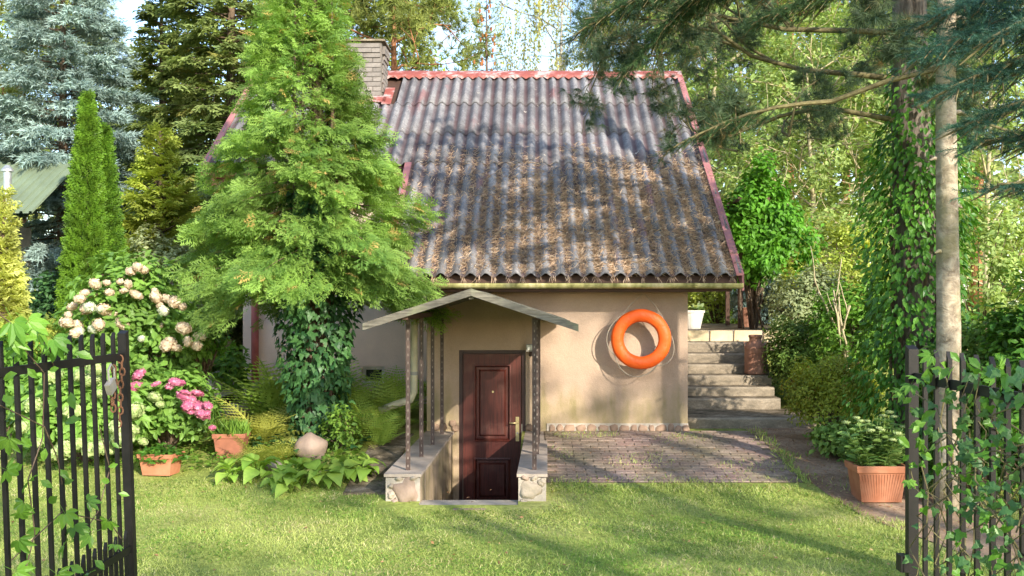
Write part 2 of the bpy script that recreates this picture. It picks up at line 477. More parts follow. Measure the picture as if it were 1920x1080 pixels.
    M['turf'] = t.done(t.bsdf(c, .95, .08, normal=t.bump(f, .6, .02)))
    M['joint'] = plain('sandy_mossy_joint', (.20,.16,.11), .95, .05, ns=6, bump=.4)
    t = NT('orange_vinyl'); v = t.coord('Object')
    nz = t.noise(v, 4, 4); w = t.noise(t.coord('Object', (9, 9, 9)), 1.0, 3, .5, 1.0)
    c = t.mix(t.ramp(nz, [(.45, 0.0), (.7, .3)]), (.70,.095,.010), (.76,.17,.035))
    M['orange'] = t.done(t.bsdf(c, .5, .3, normal=t.bump(w, .35, .03)))
    M['rope'] = plain('grey_rope', (.30,.26,.20), .9)
    t = NT('terracotta'); v = t.coord('Object')
    nz = t.noise(v, 6, 5); c = t.ramp(nz, [(.3, (.35,.125,.06)), (.7, (.49,.215,.12))])
    c = t.mix(1.0, c, t.ramp(t.orand(), [(0, .9), (1, 1.1)]), 'MULTIPLY')
    M['terracotta'] = t.done(t.bsdf(c, .7, .25))
    M['terracotta_dull'] = plain('dull_terracotta', (.30,.115,.065), .75)
    M['soil'] = plain('potting_soil', (.045,.03,.02), .95, bump=.6)
    t = NT('black_gate_paint'); v = t.world()
    nz = t.noise(v, 25, 4); c = t.ramp(nz, [(.3, (.006,.0055,.005)), (.75, (.014,.012,.011))])
    ru = t.noise(v, 9, 5, .7); c = t.mix(t.ramp(ru, [(.68, 0.0), (.74, .6)]), c, (.16,.07,.035))
    M['blackpaint'] = t.done(t.bsdf(c, .5, .3))
    M['rustchain'] = plain('rusty_chain', (.16,.075,.04), .8, ns=30)
    M['padlock'] = plain('grey_padlock', (.36,.34,.31), .4, .5, .5)
    t = NT('rusty_can'); v = t.coord('Object')
    nz = t.noise(v, 5, 6, .65); c = t.ramp(nz, [(.3, (.23,.105,.065)), (.6, (.40,.21,.145)), (.8, (.52,.33,.25))])
    M['can'] = t.done(t.bsdf(c, .75, .25))
    M['whitepot'] = plain('white_pot', (.72,.68,.60), .6)
    M['glass'] = plain('dark_window_glass', (.03,.035,.035), .08, .6)
    M['whiteframe'] = plain('white_window_frame', (.66,.64,.60), .5)
    M['greenroof'] = plain('green_sheet_roof', (.17,.215,.14), .55, .35, var=.15, ns=2)
    M['zinc'] = plain('zinc_flue', (.52,.53,.53), .35, .5, .6)
    M['greywood'] = plain('grey_garden_wood', (.27,.25,.235), .85, ns=5, rnd=True, stretch=(3, 14, 14))
    M['palewood'] = plain('pale_pink_wood', (.60,.42,.33), .8)
    M['ivorywall'] = plain('shed_wall', (.30,.27,.22), .9)
    M['litter'] = leaf_mat('fallen_leaf_litter', (.16,.075,.04), (.36,.20,.10), (.50,.36,.2), .15, .8, nscale=4)
mk_mats()

# ------------------------------------------------------------------ the ground
XS = sorted(set([-400,-200,-100,-60,-40,-30,-24,-20,-17,-14,-12] + [round(-10 + .5*i, 3) for i in range(41)] + [12,14,17,20,24,30,40,60,100,200,400] + [-1.05,-.14,1.9,3.5,4.3]))
YS = sorted(set([-80,-40,-20,-10,-5,0,2,4] + [round(5 + .5*i, 3) for i in range(43)] + [28,30,34,40,50,70,100,160,260,400] + [8.8,9.12,11.5,12.25,13,14.4,15.4,15.7,16]))
def build_ground():
    gx, gy = np.meshgrid(XS, YS); gz = zt(gx, gy)
    V = np.stack([gx, gy, gz], -1).reshape(-1, 3); nx = len(XS); F = []
    for j in range(len(YS) - 1):
        for i in range(nx - 1):
            if XS[i] >= -1.051 and XS[i+1] <= -.139 and YS[j] >= 9.119 and YS[j+1] <= 13.001: continue
            if XS[i] >= -1.051 and XS[i+1] <= .001 and YS[j] >= 12.249 and YS[j+1] <= 13.001: continue
            F.append((j*nx+i, j*nx+i+1, (j+1)*nx+i+1, (j+1)*nx+i))
    mb = MB(); mb.add(V, F)
    o = mb.build('ground', M['turf'], kind='structure')
    o['label'] = 'gently sloping ground of turf and soil'
build_ground()

PATH_L = [(4.2, 3.35), (7.0, 3.35), (8.6, 2.95), (9.4, 2.78), (10.2, 2.70), (11.2, 2.66), (12.55, 2.64)]
PATH_R = [(4.2, 5.6), (7.0, 4.9), (8.6, 4.1), (9.4, 3.75), (10.2, 3.5), (11.2, 3.45), (12.55, 3.48)]
def px_left(y): return np.interp(y, [p[0] for p in PATH_L], [p[1] for p in PATH_L])
def px_right(y): return np.interp(y, [p[0] for p in PATH_R], [p[1] for p in PATH_R])
def build_path():
    ys = sorted(set([4.2 + .25*i for i in range(34)] + [8.8, 11.5, 12.55])); ys = [y for y in ys if y <= 12.56]
    V, F = [], []; n = 9
    for y in ys:
        for k in range(n):
            x = px_left(y) + (px_right(y) - px_left(y)) * k / (n - 1); V.append((x, y, float(zt(0, y)) + .008 + (0 if x < 3.5 else float(zt(x, y) - zt(0, y)))))
    for j in range(len(ys) - 1):
        for k in range(n - 1): F.append((j*n+k, j*n+k+1, (j+1)*n+k+1, (j+1)*n+k))
    mb = MB(); mb.add(V, F); o = mb.build('path', M['dirt'], kind='structure'); o['label'] = 'brown dirt path from the gate to the steps'
build_path()

# brick paving between the stair wall and the path
def build_paving():
    root = thing('pavement', 'pinkish block paving in front of the house wall', 'paving'); root['kind'] = 'structure'; del root['category']
    mb = MB(); V, F = [], []; ys = [9.8, 10.4, 11.0, 11.5, 12.24]
    for y in ys: V += [(.13, y, float(zt(0, y)) + .006), (2.66, y, float(zt(0, y)) + .006)]
    for j in range(len(ys) - 1): F.append((2*j, 2*j+1, 2*j+3, 2*j+2))
    mb.add(V, F); mb.build('bedding', M['joint'], root)
    b = MB(); x, y, h, c = .0965, .0470, .03, .006
    V = [(-x,-y,0),(x,-y,0),(x,y,0),(-x,y,0),(-x,-y,h-c),(x,-y,h-c),(x,y,h-c),(-x,y,h-c),(-x+c,-y+c,h),(x-c,-y+c,h),(x-c,y-c,h),(-x+c,y-c,h)]
    F = [(0,1,5,4),(1,2,6,5),(2,3,7,6),(3,0,4,7),(4,5,9,8),(5,6,10,9),(6,7,11,10),(7,4,8,11),(8,9,10,11)]
    b.add(V, F); me = b.mesh('paving_brick', M['paver'])
    rg = random.Random(3); n = 0; j = 0; y = 9.86
    while y < 12.2:
        x = .235 + (.1 if j % 2 else 0.0)
        while x < 2.6:
            sl = math.atan(.3 / 2.7) if y < 11.5 else 0
            obj('brick', me, root, (x, y, float(zt(0, y)) - .0185 + rg.uniform(-.0035, .0035)), (sl + rg.uniform(-.012, .012), rg.uniform(-.015, .015), rg.uniform(-.02, .02)))
            x += .2005; n += 1
        y += .1005; j += 1
    # thin slabs left of the stair wall
    ro = thing('garden_slabs', 'weathered grey slabs beside the stair wall and ferns', 'slabs')
    rg = random.Random(5); y = 9.55
    s = MB(); s.box((0, 0, 0), (.42, .40, .03), taper=.97); me = s.mesh('slab', M['concrete'])
    for k in range(6):
        yy = 9.62 + k * .43
        obj('slab', me, ro, (-1.60 - .01*k, yy, float(zt(0, yy)) + .004), (math.atan(.111) if yy < 11.4 else 0, rg.uniform(-.02, .02), rg.uniform(-.06, .06)))
build_paving()

# ------------------------------------------------------------------ the house
HW = 12.25           # front wall plane
LW = 14.4            # recessed left wall plane
def ry(y): return y            # helper kept for clarity
def roofz(y): return 1.885 + .708 * (y - 11.8)
RIDGE_Y = 16.75
house = thing('house', 'small rendered cottage with a corrugated grey roof and red ridge', 'house', (0, HW, 0))

def wall_holes(mb, x0, x1, z0, z1, y, holes, th=.3):
    xs = sorted(set([x0, x1] + [h[0] for h in holes] + [h[1] for h in holes])); zs = sorted(set([z0, z1] + [h[2] for h in holes] + [h[3] for h in holes]))
    def inside(cx, cz): return any(h[0] < cx < h[1] and h[2] < cz < h[3] for h in holes)
    for i in range(len(xs) - 1):
        for k in range(len(zs) - 1):
            if inside((xs[i]+xs[i+1])/2, (zs[k]+zs[k+1])/2): continue
            a, b, c, d = xs[i], xs[i+1], zs[k], zs[k+1]
            mb.add([(a, y, c), (b, y, c), (b, y, d), (a, y, d)], [(0, 1, 2, 3)])
    for h in holes:
        a, b, c, d = h
        V = [(a,y,c),(b,y,c),(b,y,d),(a,y,d),(a,y+th,c),(b,y+th,c),(b,y+th,d),(a,y+th,d)]
        mb.add(V, [(0,4,5,1),(1,5,6,2),(2,6,7,3),(3,7,4,0)])

DX0, DX1, DZ0, DZ1 = -.915, -.095, -1.04, 1.0
def build_house():
    w = MB()
    wall_holes(w, -1.31, 1.90, -1.1, 1.84, HW, [(DX0, DX1, DZ0, DZ1)], .25)
    front = w.build('front_wall', M['stucco'], house)
    w = MB()   # right gable side and the left side of the front block
    yb = RIDGE_Y * 2 - HW
    w.add([(1.9, HW, -1.1), (1.9, yb, -1.1), (1.9, yb, 1.80), (1.9, RIDGE_Y, roofz(RIDGE_Y) - .12), (1.9, HW, 1.84)], [(0, 1, 2, 3, 4)])
    w.add([(-1.31, HW, -.5), (-1.31, HW, 1.84), (-1.31, LW, roofz(LW) - .12), (-1.31, LW, -.5)], [(0, 1, 2, 3)])
    w.build('side_wall', M['stucco'], house)
    w = MB()
    wx0, wx1 = at(678, 0, LW)[0], at(721, 0, LW)[0]; wz0, wz1 = at(0, 722, LW)[2], at(0, 687, LW)[2]
    wall_holes(w, -4.2, -1.31, -.3, roofz(LW) - .14, LW, [(wx0, wx1, wz0, wz1)], .16)
    w.add([(-4.2, LW, -.3), (-4.2, LW, roofz(LW) - .12), (-4.2, RIDGE_Y, roofz(RIDGE_Y) - .12), (-4.2, yb, 1.8), (-4.2, yb, -.3)], [(0, 1, 2, 3, 4)])
    w.add([(-4.2, yb, -.3), (-4.2, yb, 1.8), (1.9, yb, 1.8), (1.9, yb, -.3)], [(0, 1, 2, 3)])
    w.build('recessed_wall', M['stucco_pink'], house)
    # cellar window
    f = MB(); y = LW + .10; t = .05
    for a, b, c, d in ((wx0, wx1, wz0, wz0+t), (wx0, wx1, wz1-t, wz1), (wx0, wx0+t, wz0+t, wz1-t), (wx1-t, wx1, wz0+t, wz1-t)):
        f.box(((a+b)/2, y, (c+d)/2), (b-a, .06, d-c))
    win = f.build('window_frame', M['whiteframe'], house)
    f = MB(); f.box(((wx0+wx1)/2, y + .012, (wz0+wz1)/2), (wx1-wx0-2*t, .012, wz1-wz0-2*t)); f.build('pane', M['glass'], win)
    # stone plinth strip
    rg = np.random.default_rng(11); st = MB()
    st.box(((.165+1.905)/2, HW - .004, .03), (1.74, .02, .14)); pl = st.build('plinth_mortar', M['mortar'], house)
    def pebble(name, w_, h_, d_, seed):
        r2 = np.random.default_rng(seed); n = 9; V = []; ang = np.arange(n) * 2*PI/n
        rr = .86 + .28 * r2.random(n)
        sq = 1 / np.maximum(np.abs(np.cos(ang)), np.abs(np.sin(ang))) ** .6
        for s_, yy in ((1, 0), (.93, -.6), (.66, -1)):
            V += [(w_/2*rr[k]*sq[k]*s_*math.cos(ang[k])*.86, yy*d_, h_/2*rr[k]*sq[k]*s_*math.sin(ang[k])*.9) for k in range(n)]
        V.append((0, -1.08*d_, 0)); F = []
        for i in range(2):
            for k in range(n): F.append((i*n+k, i*n+(k+1) % n, (i+1)*n+(k+1) % n, (i+1)*n+k))
        for k in range(n): F.append((2*n+k, 2*n+(k+1) % n, 3*n))
        m_ = MB(); m_.add(V, F); return m_.mesh(name, M['fieldstone'])
    pv = [pebble('plinth_stone', .145, .118, .020, 20+i) for i in range(5)]
    x = .19; k = 0
    while x < 1.88:
        w_ = rg.uniform(.075, .15)
        obj('stone', pv[k % 5], pl, (x + w_/2, -.012, .038 + rg.uniform(-.006, .006)), (0, rg.uniform(-.5, .5) + (PI if k % 3 == 0 else 0), 0), (w_/.135, 1, rg.uniform(.85, 1.08)))
        x += w_ + .006; k += 1
    for x, z in ((-.955, .04), (-.99, .10), (-1.10, .06), (-1.2, .05), (-.05, .05), (.05, .045)):
        obj('stone', pv[int(rg.integers(5))], pl, (x, -.014, z), (0, rg.uniform(-2, 2), 0), (.75, 1, .8))

    # ---- roof
    roof = obj('roof', None, house); roof.empty_display_size = .1; LOC[roof.name] = LOC[house.name]
    rows = [11.8, 12.6, 13.35, 14.1, 14.9, 15.75, 16.70]
    sl = math.atan(.708); cs, sn = math.cos(sl), math.sin(sl)
    pit = .177; amp = .031
    def sheet(waves, length):
        mb = MB(); n = int(waves * 12); us = np.linspace(0, waves * pit, n + 1)
        h = amp * np.cos(2*PI*us/pit)
        vs_ = np.array([0, length*.5, length]); V = []
        for sgn in (0, -.0065):
            for v_ in vs_: V += [(u, v_, hh + sgn) for u, hh in zip(us, h)]
        m_ = n + 1; F = []
        for lay in (0, 1):
            for j in range(2):
                for i in range(n):
                    a = lay*3*m_ + j*m_ + i; q = (a, a+1, a+m_+1, a+m_); F.append(q if lay == 0 else q[::-1])
        for i in range(n): F.append((3*m_+i, 3*m_+i+1, i+1, i))
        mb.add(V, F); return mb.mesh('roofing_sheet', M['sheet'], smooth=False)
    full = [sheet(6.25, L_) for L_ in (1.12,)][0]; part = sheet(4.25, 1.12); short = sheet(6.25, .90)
    for m_ in (full, part, short):
        m_.polygons.foreach_set('use_smooth', np.array([len(p.vertices) == 4 and abs(p.normal.y) < .5 for p in m_.polygons], bool))
    rg = random.Random(9)
    XR = 2.445
    for k in range(6):
        y0, y1 = rows[k], rows[k+1]
        ncol = 4 if k < 3 else 7
        for c in range(ncol):
            me = full if c < 6 else part
            x0 = XR - 1.062 * (c + 1) if c < 6 else XR - 1.062*6 - 4.0*pit
            tilt = .016 / 1.1
            z0 = roofz(y0) + .034 + (.0045 if c % 2 else 0) + .003 * (k % 2)
            if k == 5 and c == 4:  continue     # the sheet the chimney breaks through is cut short below
            jx = rg.uniform(-.004, .004); jy = rg.uniform(-.016, .016)
            rot = Matrix.Rotation(sl - tilt, 4, 'X')
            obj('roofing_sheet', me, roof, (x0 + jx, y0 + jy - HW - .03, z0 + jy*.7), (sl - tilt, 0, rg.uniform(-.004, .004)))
    # short piece above/right of the chimney
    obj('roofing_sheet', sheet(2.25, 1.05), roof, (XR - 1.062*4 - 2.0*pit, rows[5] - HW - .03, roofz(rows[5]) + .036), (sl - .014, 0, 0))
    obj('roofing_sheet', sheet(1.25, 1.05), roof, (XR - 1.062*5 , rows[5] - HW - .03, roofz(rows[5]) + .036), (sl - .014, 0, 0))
    # timber deck below the sheets, both slopes
    d = MB(); yb_ = RIDGE_Y * 2 - 11.8
    def slab(x0, x1, ya, yb2, sgn=1):
        za, zb = (roofz(ya), roofz(yb2)) if sgn > 0 else (roofz(RIDGE_Y*2-ya), roofz(RIDGE_Y*2-yb2))
        V = [(x0,ya,za-.02),(x1,ya,za-.02),(x1,yb2,zb-.02),(x0,yb2,zb-.02),(x0,ya,za-.12),(x1,ya,za-.12),(x1,yb2,zb-.12),(x0,yb2,zb-.12)]
        d.add(V, [(0,1,2,3),(7,6,5,4),(0,4,5,1),(1,5,6,2),(2,6,7,3),(3,7,4,0)])
    slab(-1.72, 2.43, 11.86, 14.098); slab(-4.58, 2.43, 14.10, RIDGE_Y - .001); slab(-4.58, 2.43, RIDGE_Y, yb_, -1)
    d.build('roof_deck', M['darkwood'], house)
    # ridge caps, peeling
    for i in range(5):
        r = MB(); a = -4.66 + i * 1.42; b = a + 1.46
        zr = roofz(RIDGE_Y) + .088 + (.004 if i % 2 else 0); n = 7; V = []
        for x in (a, b):
            for j in range(n):
                tt = -1 + 2*j/(n-1); V.append((x, RIDGE_Y + tt*.20, zr - abs(tt)**1.3*.135 + (.0 if abs(tt) > .2 else .0)))
        F = [(j, j+1, n+j+1, n+j) for j in range(n-1)]; r.add(V, F)
        r.add([(a, RIDGE_Y-.2, zr-.135), (b, RIDGE_Y-.2, zr-.135), (b, RIDGE_Y-.205, zr-.16), (a, RIDGE_Y-.205, zr-.16)], [(3, 2, 1, 0)])
        r.build('ridge_cap', M['ridge'], house)
    # scalloped red flashing under the ridge
    r = MB(); n = int(7.0/.177)
    for i in range(n):
        x = XR - .0885 - i*.177; y = RIDGE_Y - .215; z = roofz(RIDGE_Y) - .045
        r.add([(x-.085, y, z), (x, y-.004, z-.055), (x+.085, y, z), (x, y+.01, z+.02)], [(0, 1, 2, 3)])
    r.build('ridge_flashing', M['ridge'], house)
    # verges (painted trim boards)
    def verge(x, ya, yb2, name='verge_trim'):
        v = MB()
        for (hx, lo, hi, wx) in ((x, -.12, .085, .022), (x + (.045 if x < 0 else -.045), .062, .088, .075)):
            V = []
            for y in (ya, yb2):
                z = roofz(y); V += [(hx-wx/2, y, z+lo), (hx+wx/2, y, z+lo), (hx+wx/2, y, z+hi), (hx-wx/2, y, z+hi)]
            v.add(V, [(0,1,2,3),(7,6,5,4),(0,4,5,1),(1,5,6,2),(2,6,7,3),(3,7,4,0)])
        v.build(name, M['verge'], house)
    verge(2.475, 11.74, 14.2); verge(2.477, 14.15, RIDGE_Y); verge(-1.80, 11.74, 14.05); verge(-4.665, 14.02, RIDGE_Y)
    # gutters
    def gutter(x0, x1, y, z, r, mat, parent):
        g = MB(); n = 9; V = []
        for x in (x0, x1):
            for k in range(n):
                t = PI + PI*k/(n-1); V.append((x, y + r*math.cos(t), z + r*math.sin(t)))
            for k in range(n):
                t = 2*PI - PI*k/(n-1); V.append((x, y + (r-.006)*math.cos(t), z + (r-.006)*math.sin(t)))
        m_ = 2*n; F = [(k, (k+1) % m_, m_+(k+1) % m_, m_+k) for k in range(m_)]
        F += [tuple(range(m_))[::-1], tuple(m_+k for k in range(m_))]
        g.add(V, F); return g.build('gutter', mat, parent, smooth=False)
    gt = gutter(-1.66, 2.46, 11.70, 1.812, .062, M['gutter'], house)
    for x in (-1.1, -.55, .05, .62, 1.3, 1.9):
        b = MB(); pts = [(x, 11.70 + .067*math.cos(PI + PI*k/8), 1.814 + .067*math.sin(PI + PI*k/8)) for k in range(9)]
        for p, q in zip(pts[:-1], pts[1:]): b.bar(p, q, .03, .004, up=(1, 0, 0) if False else (0, 0, 1))
        b.build('bracket', M['gutter'], gt)
    gutter(-4.66, -1.70, 14.0, 3.40, .07, M['redpaint'], house)
    f = MB(); f.box((.35, 11.80, 1.765), (4.0, .03, .10)); f.box((.35, 12.03, 1.722), (3.4, .43, .02)); f.build('eaves_board', M['darkwood'], house)
    f = MB(); f.box((-3.2, 14.12, 3.30), (2.9, .03, .16)); f.build('eaves_board', M['verge'], house)
    # downpipes
    p = MB(); Y = 12.12
    A = [at(792, 552, 11.75), at(789, 575, 11.9), at(777, 603, Y), at(776, 650, Y), at(776, 735, Y), at(770, 749, Y), at(740, 759, Y), at(712, 770, Y)]
    p.tube(A, .046, 12); dp = p.build('downpipe', M['pipe'], house, smooth=True)
    b = MB(); c = at(776, 700, Y); b.tube([c + (0, 0, -.02), c + (0, 0, .02)], .05, 12); b.build('pipe_clip', M['lampbody'], dp)
    p = MB(); Y = 14.30; c = at(478, 0, Y)[0]
    p.tube([(-4.55, 14.0, 3.36), (-4.45, 14.1, 3.2), (c, Y, 2.9), (c, Y, 1.4), (c, Y, .15)], .053, 12); dp = p.build('downpipe', M['redpaint'], house, smooth=True)
    dp['label'] = 'red painted downpipe on the recessed wall'
    b = MB(); z = at(0, 722, Y)[2]; b.tube([(c, Y, z-.04), (c, Y, z+.04)], .058, 12); b.build('pipe_clip', M['lampbody'], dp)
    # chimney
    cx0, cx1, cy0, cy1, cz = -2.98, -2.42, 15.92, 16.5, 5.80
    ch = MB(); ch.box(((cx0+cx1)/2, (cy0+cy1)/2, (cz+4.3)/2 - .02), (cx1-cx0-.02, cy1-cy0-.02, cz-4.3)); chim = ch.build('chimney', M['flue_mortar'], house)
    def brickmesh(L_):
        b = MB(); b.box((0, 0, 0), (L_, .118, .066)); return b.mesh('chimney_brick', M['chimneybrick'])
    bm_f, bm_h = brickmesh(.262), brickmesh(.125)
    nc = 15; rg = random.Random(2)
    for c in range(nc):
        z = 4.62 + c * .076; capx = .035 if c >= nc - 2 else (.018 if c == nc - 3 else 0)
        fx0, fx1 = cx0 - capx, cx1 + capx
        xs = [fx0 + .131, fx0 + .405] if c % 2 == 0 else [fx0 + .062, fx0 + .275, fx0 + .48]
        ms = [bm_f, bm_f] if c % 2 == 0 else [bm_h, bm_f, bm_h]
        wtot = fx1 - fx0
        for x, me in zip(xs, ms):
            obj('brick', me, chim, (x + (wtot - .56)/2 * .6, cy0 + .055 - capx - HW + rg.uniform(-.003, .003), z), (0, 0, rg.uniform(-.01, .01)), (1.0 + capx*1.2, 1, 1))
        ys_ = [cy0 + .26, cy0 + .5] if c % 2 == 0 else [cy0 + .19, cy0 + .45]
        for y in ys_:
            obj('brick', bm_f if c % 2 else bm_f, chim, (cx1 - .055 + capx + rg.uniform(-.003, .003), y - HW, z), (0, 0, PI/2), (.88, 1, 1))
    s = MB(); s.box(((cx0+cx1)/2, (cy0+cy1)/2, cz - .03), (.66, .68, .03)); s.build('chimney_cap', M['concrete'], chim)
    fl = MB(); a = math.atan(.708)
    fl.box(((cx1 + .10), 15.92, roofz(15.92) + .085), (.15, .62, .012), Euler((a, 0, 0)), ); fl.box((cx0 + .28, 15.82, roofz(15.82) + .085), (.72, .22, .012), Euler((a, 0, 0)))
    fl.build('flashing', M['ridge'], chim)
    # wall lamp beside the door
    l = MB(); c = at(993, 652, HW - .06); l.box(c, (.085, .07, .09)); lamp = l.build('wall_lamp', M['lampbody'], house)
    l = MB(); l.box(c + (0, -.039, .005), (.068, .008, .06)); l.build('lens', M['lampglass'], lamp)
    l = MB(); l.box(c + (.015, .0, -.075), (.045, .05, .055)); l.build('sensor', M['darkwood'], lamp)
build_house()

# ------------------------------------------------------------------ door
def build_door():
    Y = HW + .06; x0, x1, z0, z1 = DX0, DX1, DZ0, DZ1
    f = MB(); t = .045
    for a, b, c, d in ((x0, x0+t, z0, z1), (x1-t, x1, z0, z1), (x0+t, x1-t, z1-t, z1)):
        f.box(((a+b)/2, Y, (c+d)/2), (b-a-.002, .10, d-c-.002))
    fr = f.build('door_frame', M['door_frame'], house)
    d = MB(); X0, X1, Z1 = x0+t+.004, x1-t-.004, z1-t-.004
    cx = (X0+X1)/2; ww = X1-X0
    panels = [(X0+.13, X1-.13, -.13, Z1-.13), (X0+.13, X1-.13, -.88, -.33)]
    # slab with recessed panel openings: stiles, rails, raised fields
    ys = Y + .0
    def bx(a, b, c, e, y0, y1): d.box(((a+b)/2, (y0+y1)/2, (c+e)/2), (b-a, y1-y0, e-c))
    bx(X0, X0+.13, z0, Z1, ys-.025, ys+.02); bx(X1-.13, X1, z0, Z1, ys-.025, ys+.02)
    bx(X0+.13, X1-.13, Z1-.13, Z1, ys-.025, ys+.02); bx(X0+.13, X1-.13, -.33, -.13, ys-.025, ys+.02); bx(X0+.13, X1-.13, z0, -.88, ys-.025, ys+.02)
    door = d.build('door', M['door'], house)
    door['label'] = 'dark red wooden panelled cellar door'
    for a, b, c, e in panels:
        p = MB(); y0 = ys - .008; m = .035; m2 = .065
        def ring(i, y): return [(a+i, y, c+i), (b-i, y, c+i), (b-i, y, e-i), (a+i, y, e-i)]
        V = ring(0, ys-.036) + ring(.018, ys-.040) + ring(m, ys-.002) + ring(m2, ys-.003) + ring(m2+.02, ys-.028)
        F = []
        for k in range(4):
            for j in range(4): F.append((k*4+j, k*4+(j+1) % 4, k*4+4+(j+1) % 4, k*4+4+j))
        F.append((16, 17, 18, 19)); p.add(V, F)
        V = ring(0, ys-.036) + ring(0, ys); p.add(V, [(4+j, 4+(j+1) % 4, (j+1) % 4, j) for j in range(4)])
        p.build('door_panel', M['door'], door)
    h = MB(); hx = at(970, 0, HW)[0]; hz = at(0, 805, HW)[2]
    h.box((hx, ys-.031, hz), (.042, .012, .30)); hd = h.build('handle', M['brass'], door)
    h = MB(); h.tube([(hx, ys-.03, hz+.08), (hx, ys-.075, hz+.08), (hx-.10, ys-.08, hz+.078)], .010, 8); h.build('lever', M['brass'], hd, smooth=True) if False else h.build('lever', M['brass'], door, smooth=True)
    h = MB(); h.tube([(hx, ys-.03, hz-.05), (hx, ys-.044, hz-.05)], .012, 10); h.build('lock_cylinder', M['lampbody'], door)
    h = MB(); pc = at(924, 735, HW); h.tube([(pc[0], ys-.02, pc[2]), (pc[0], ys-.034, pc[2])], .013, 10); h.build('peephole', M['brass'], door)
build_door()

# ------------------------------------------------------------------ sunken stair, its walls and porch
def boulder(w, d_, h_, seed, mat, name, rough=.12, flat=0.0):
    bm = bmesh.new(); bmesh.ops.create_icosphere(bm, subdivisions=3, radius=1.0)
    from mathutils import noise
    for v in bm.verts:
        n = noise.noise(v.co * 1.3 + Vector((seed*3.1, seed, 0))) * rough * 2 + noise.noise(v.co * 3.5 + Vector((seed, 0, seed*2))) * rough * .6
        v.co *= 1 + n
        v.co.x *= w/2; v.co.y *= d_/2; v.co.z *= h_/2
    for f in bm.faces: f.smooth = True
    me = bpy.data.meshes.new(name); bm.to_mesh(me); bm.free(); me.materials.append(mat); return me

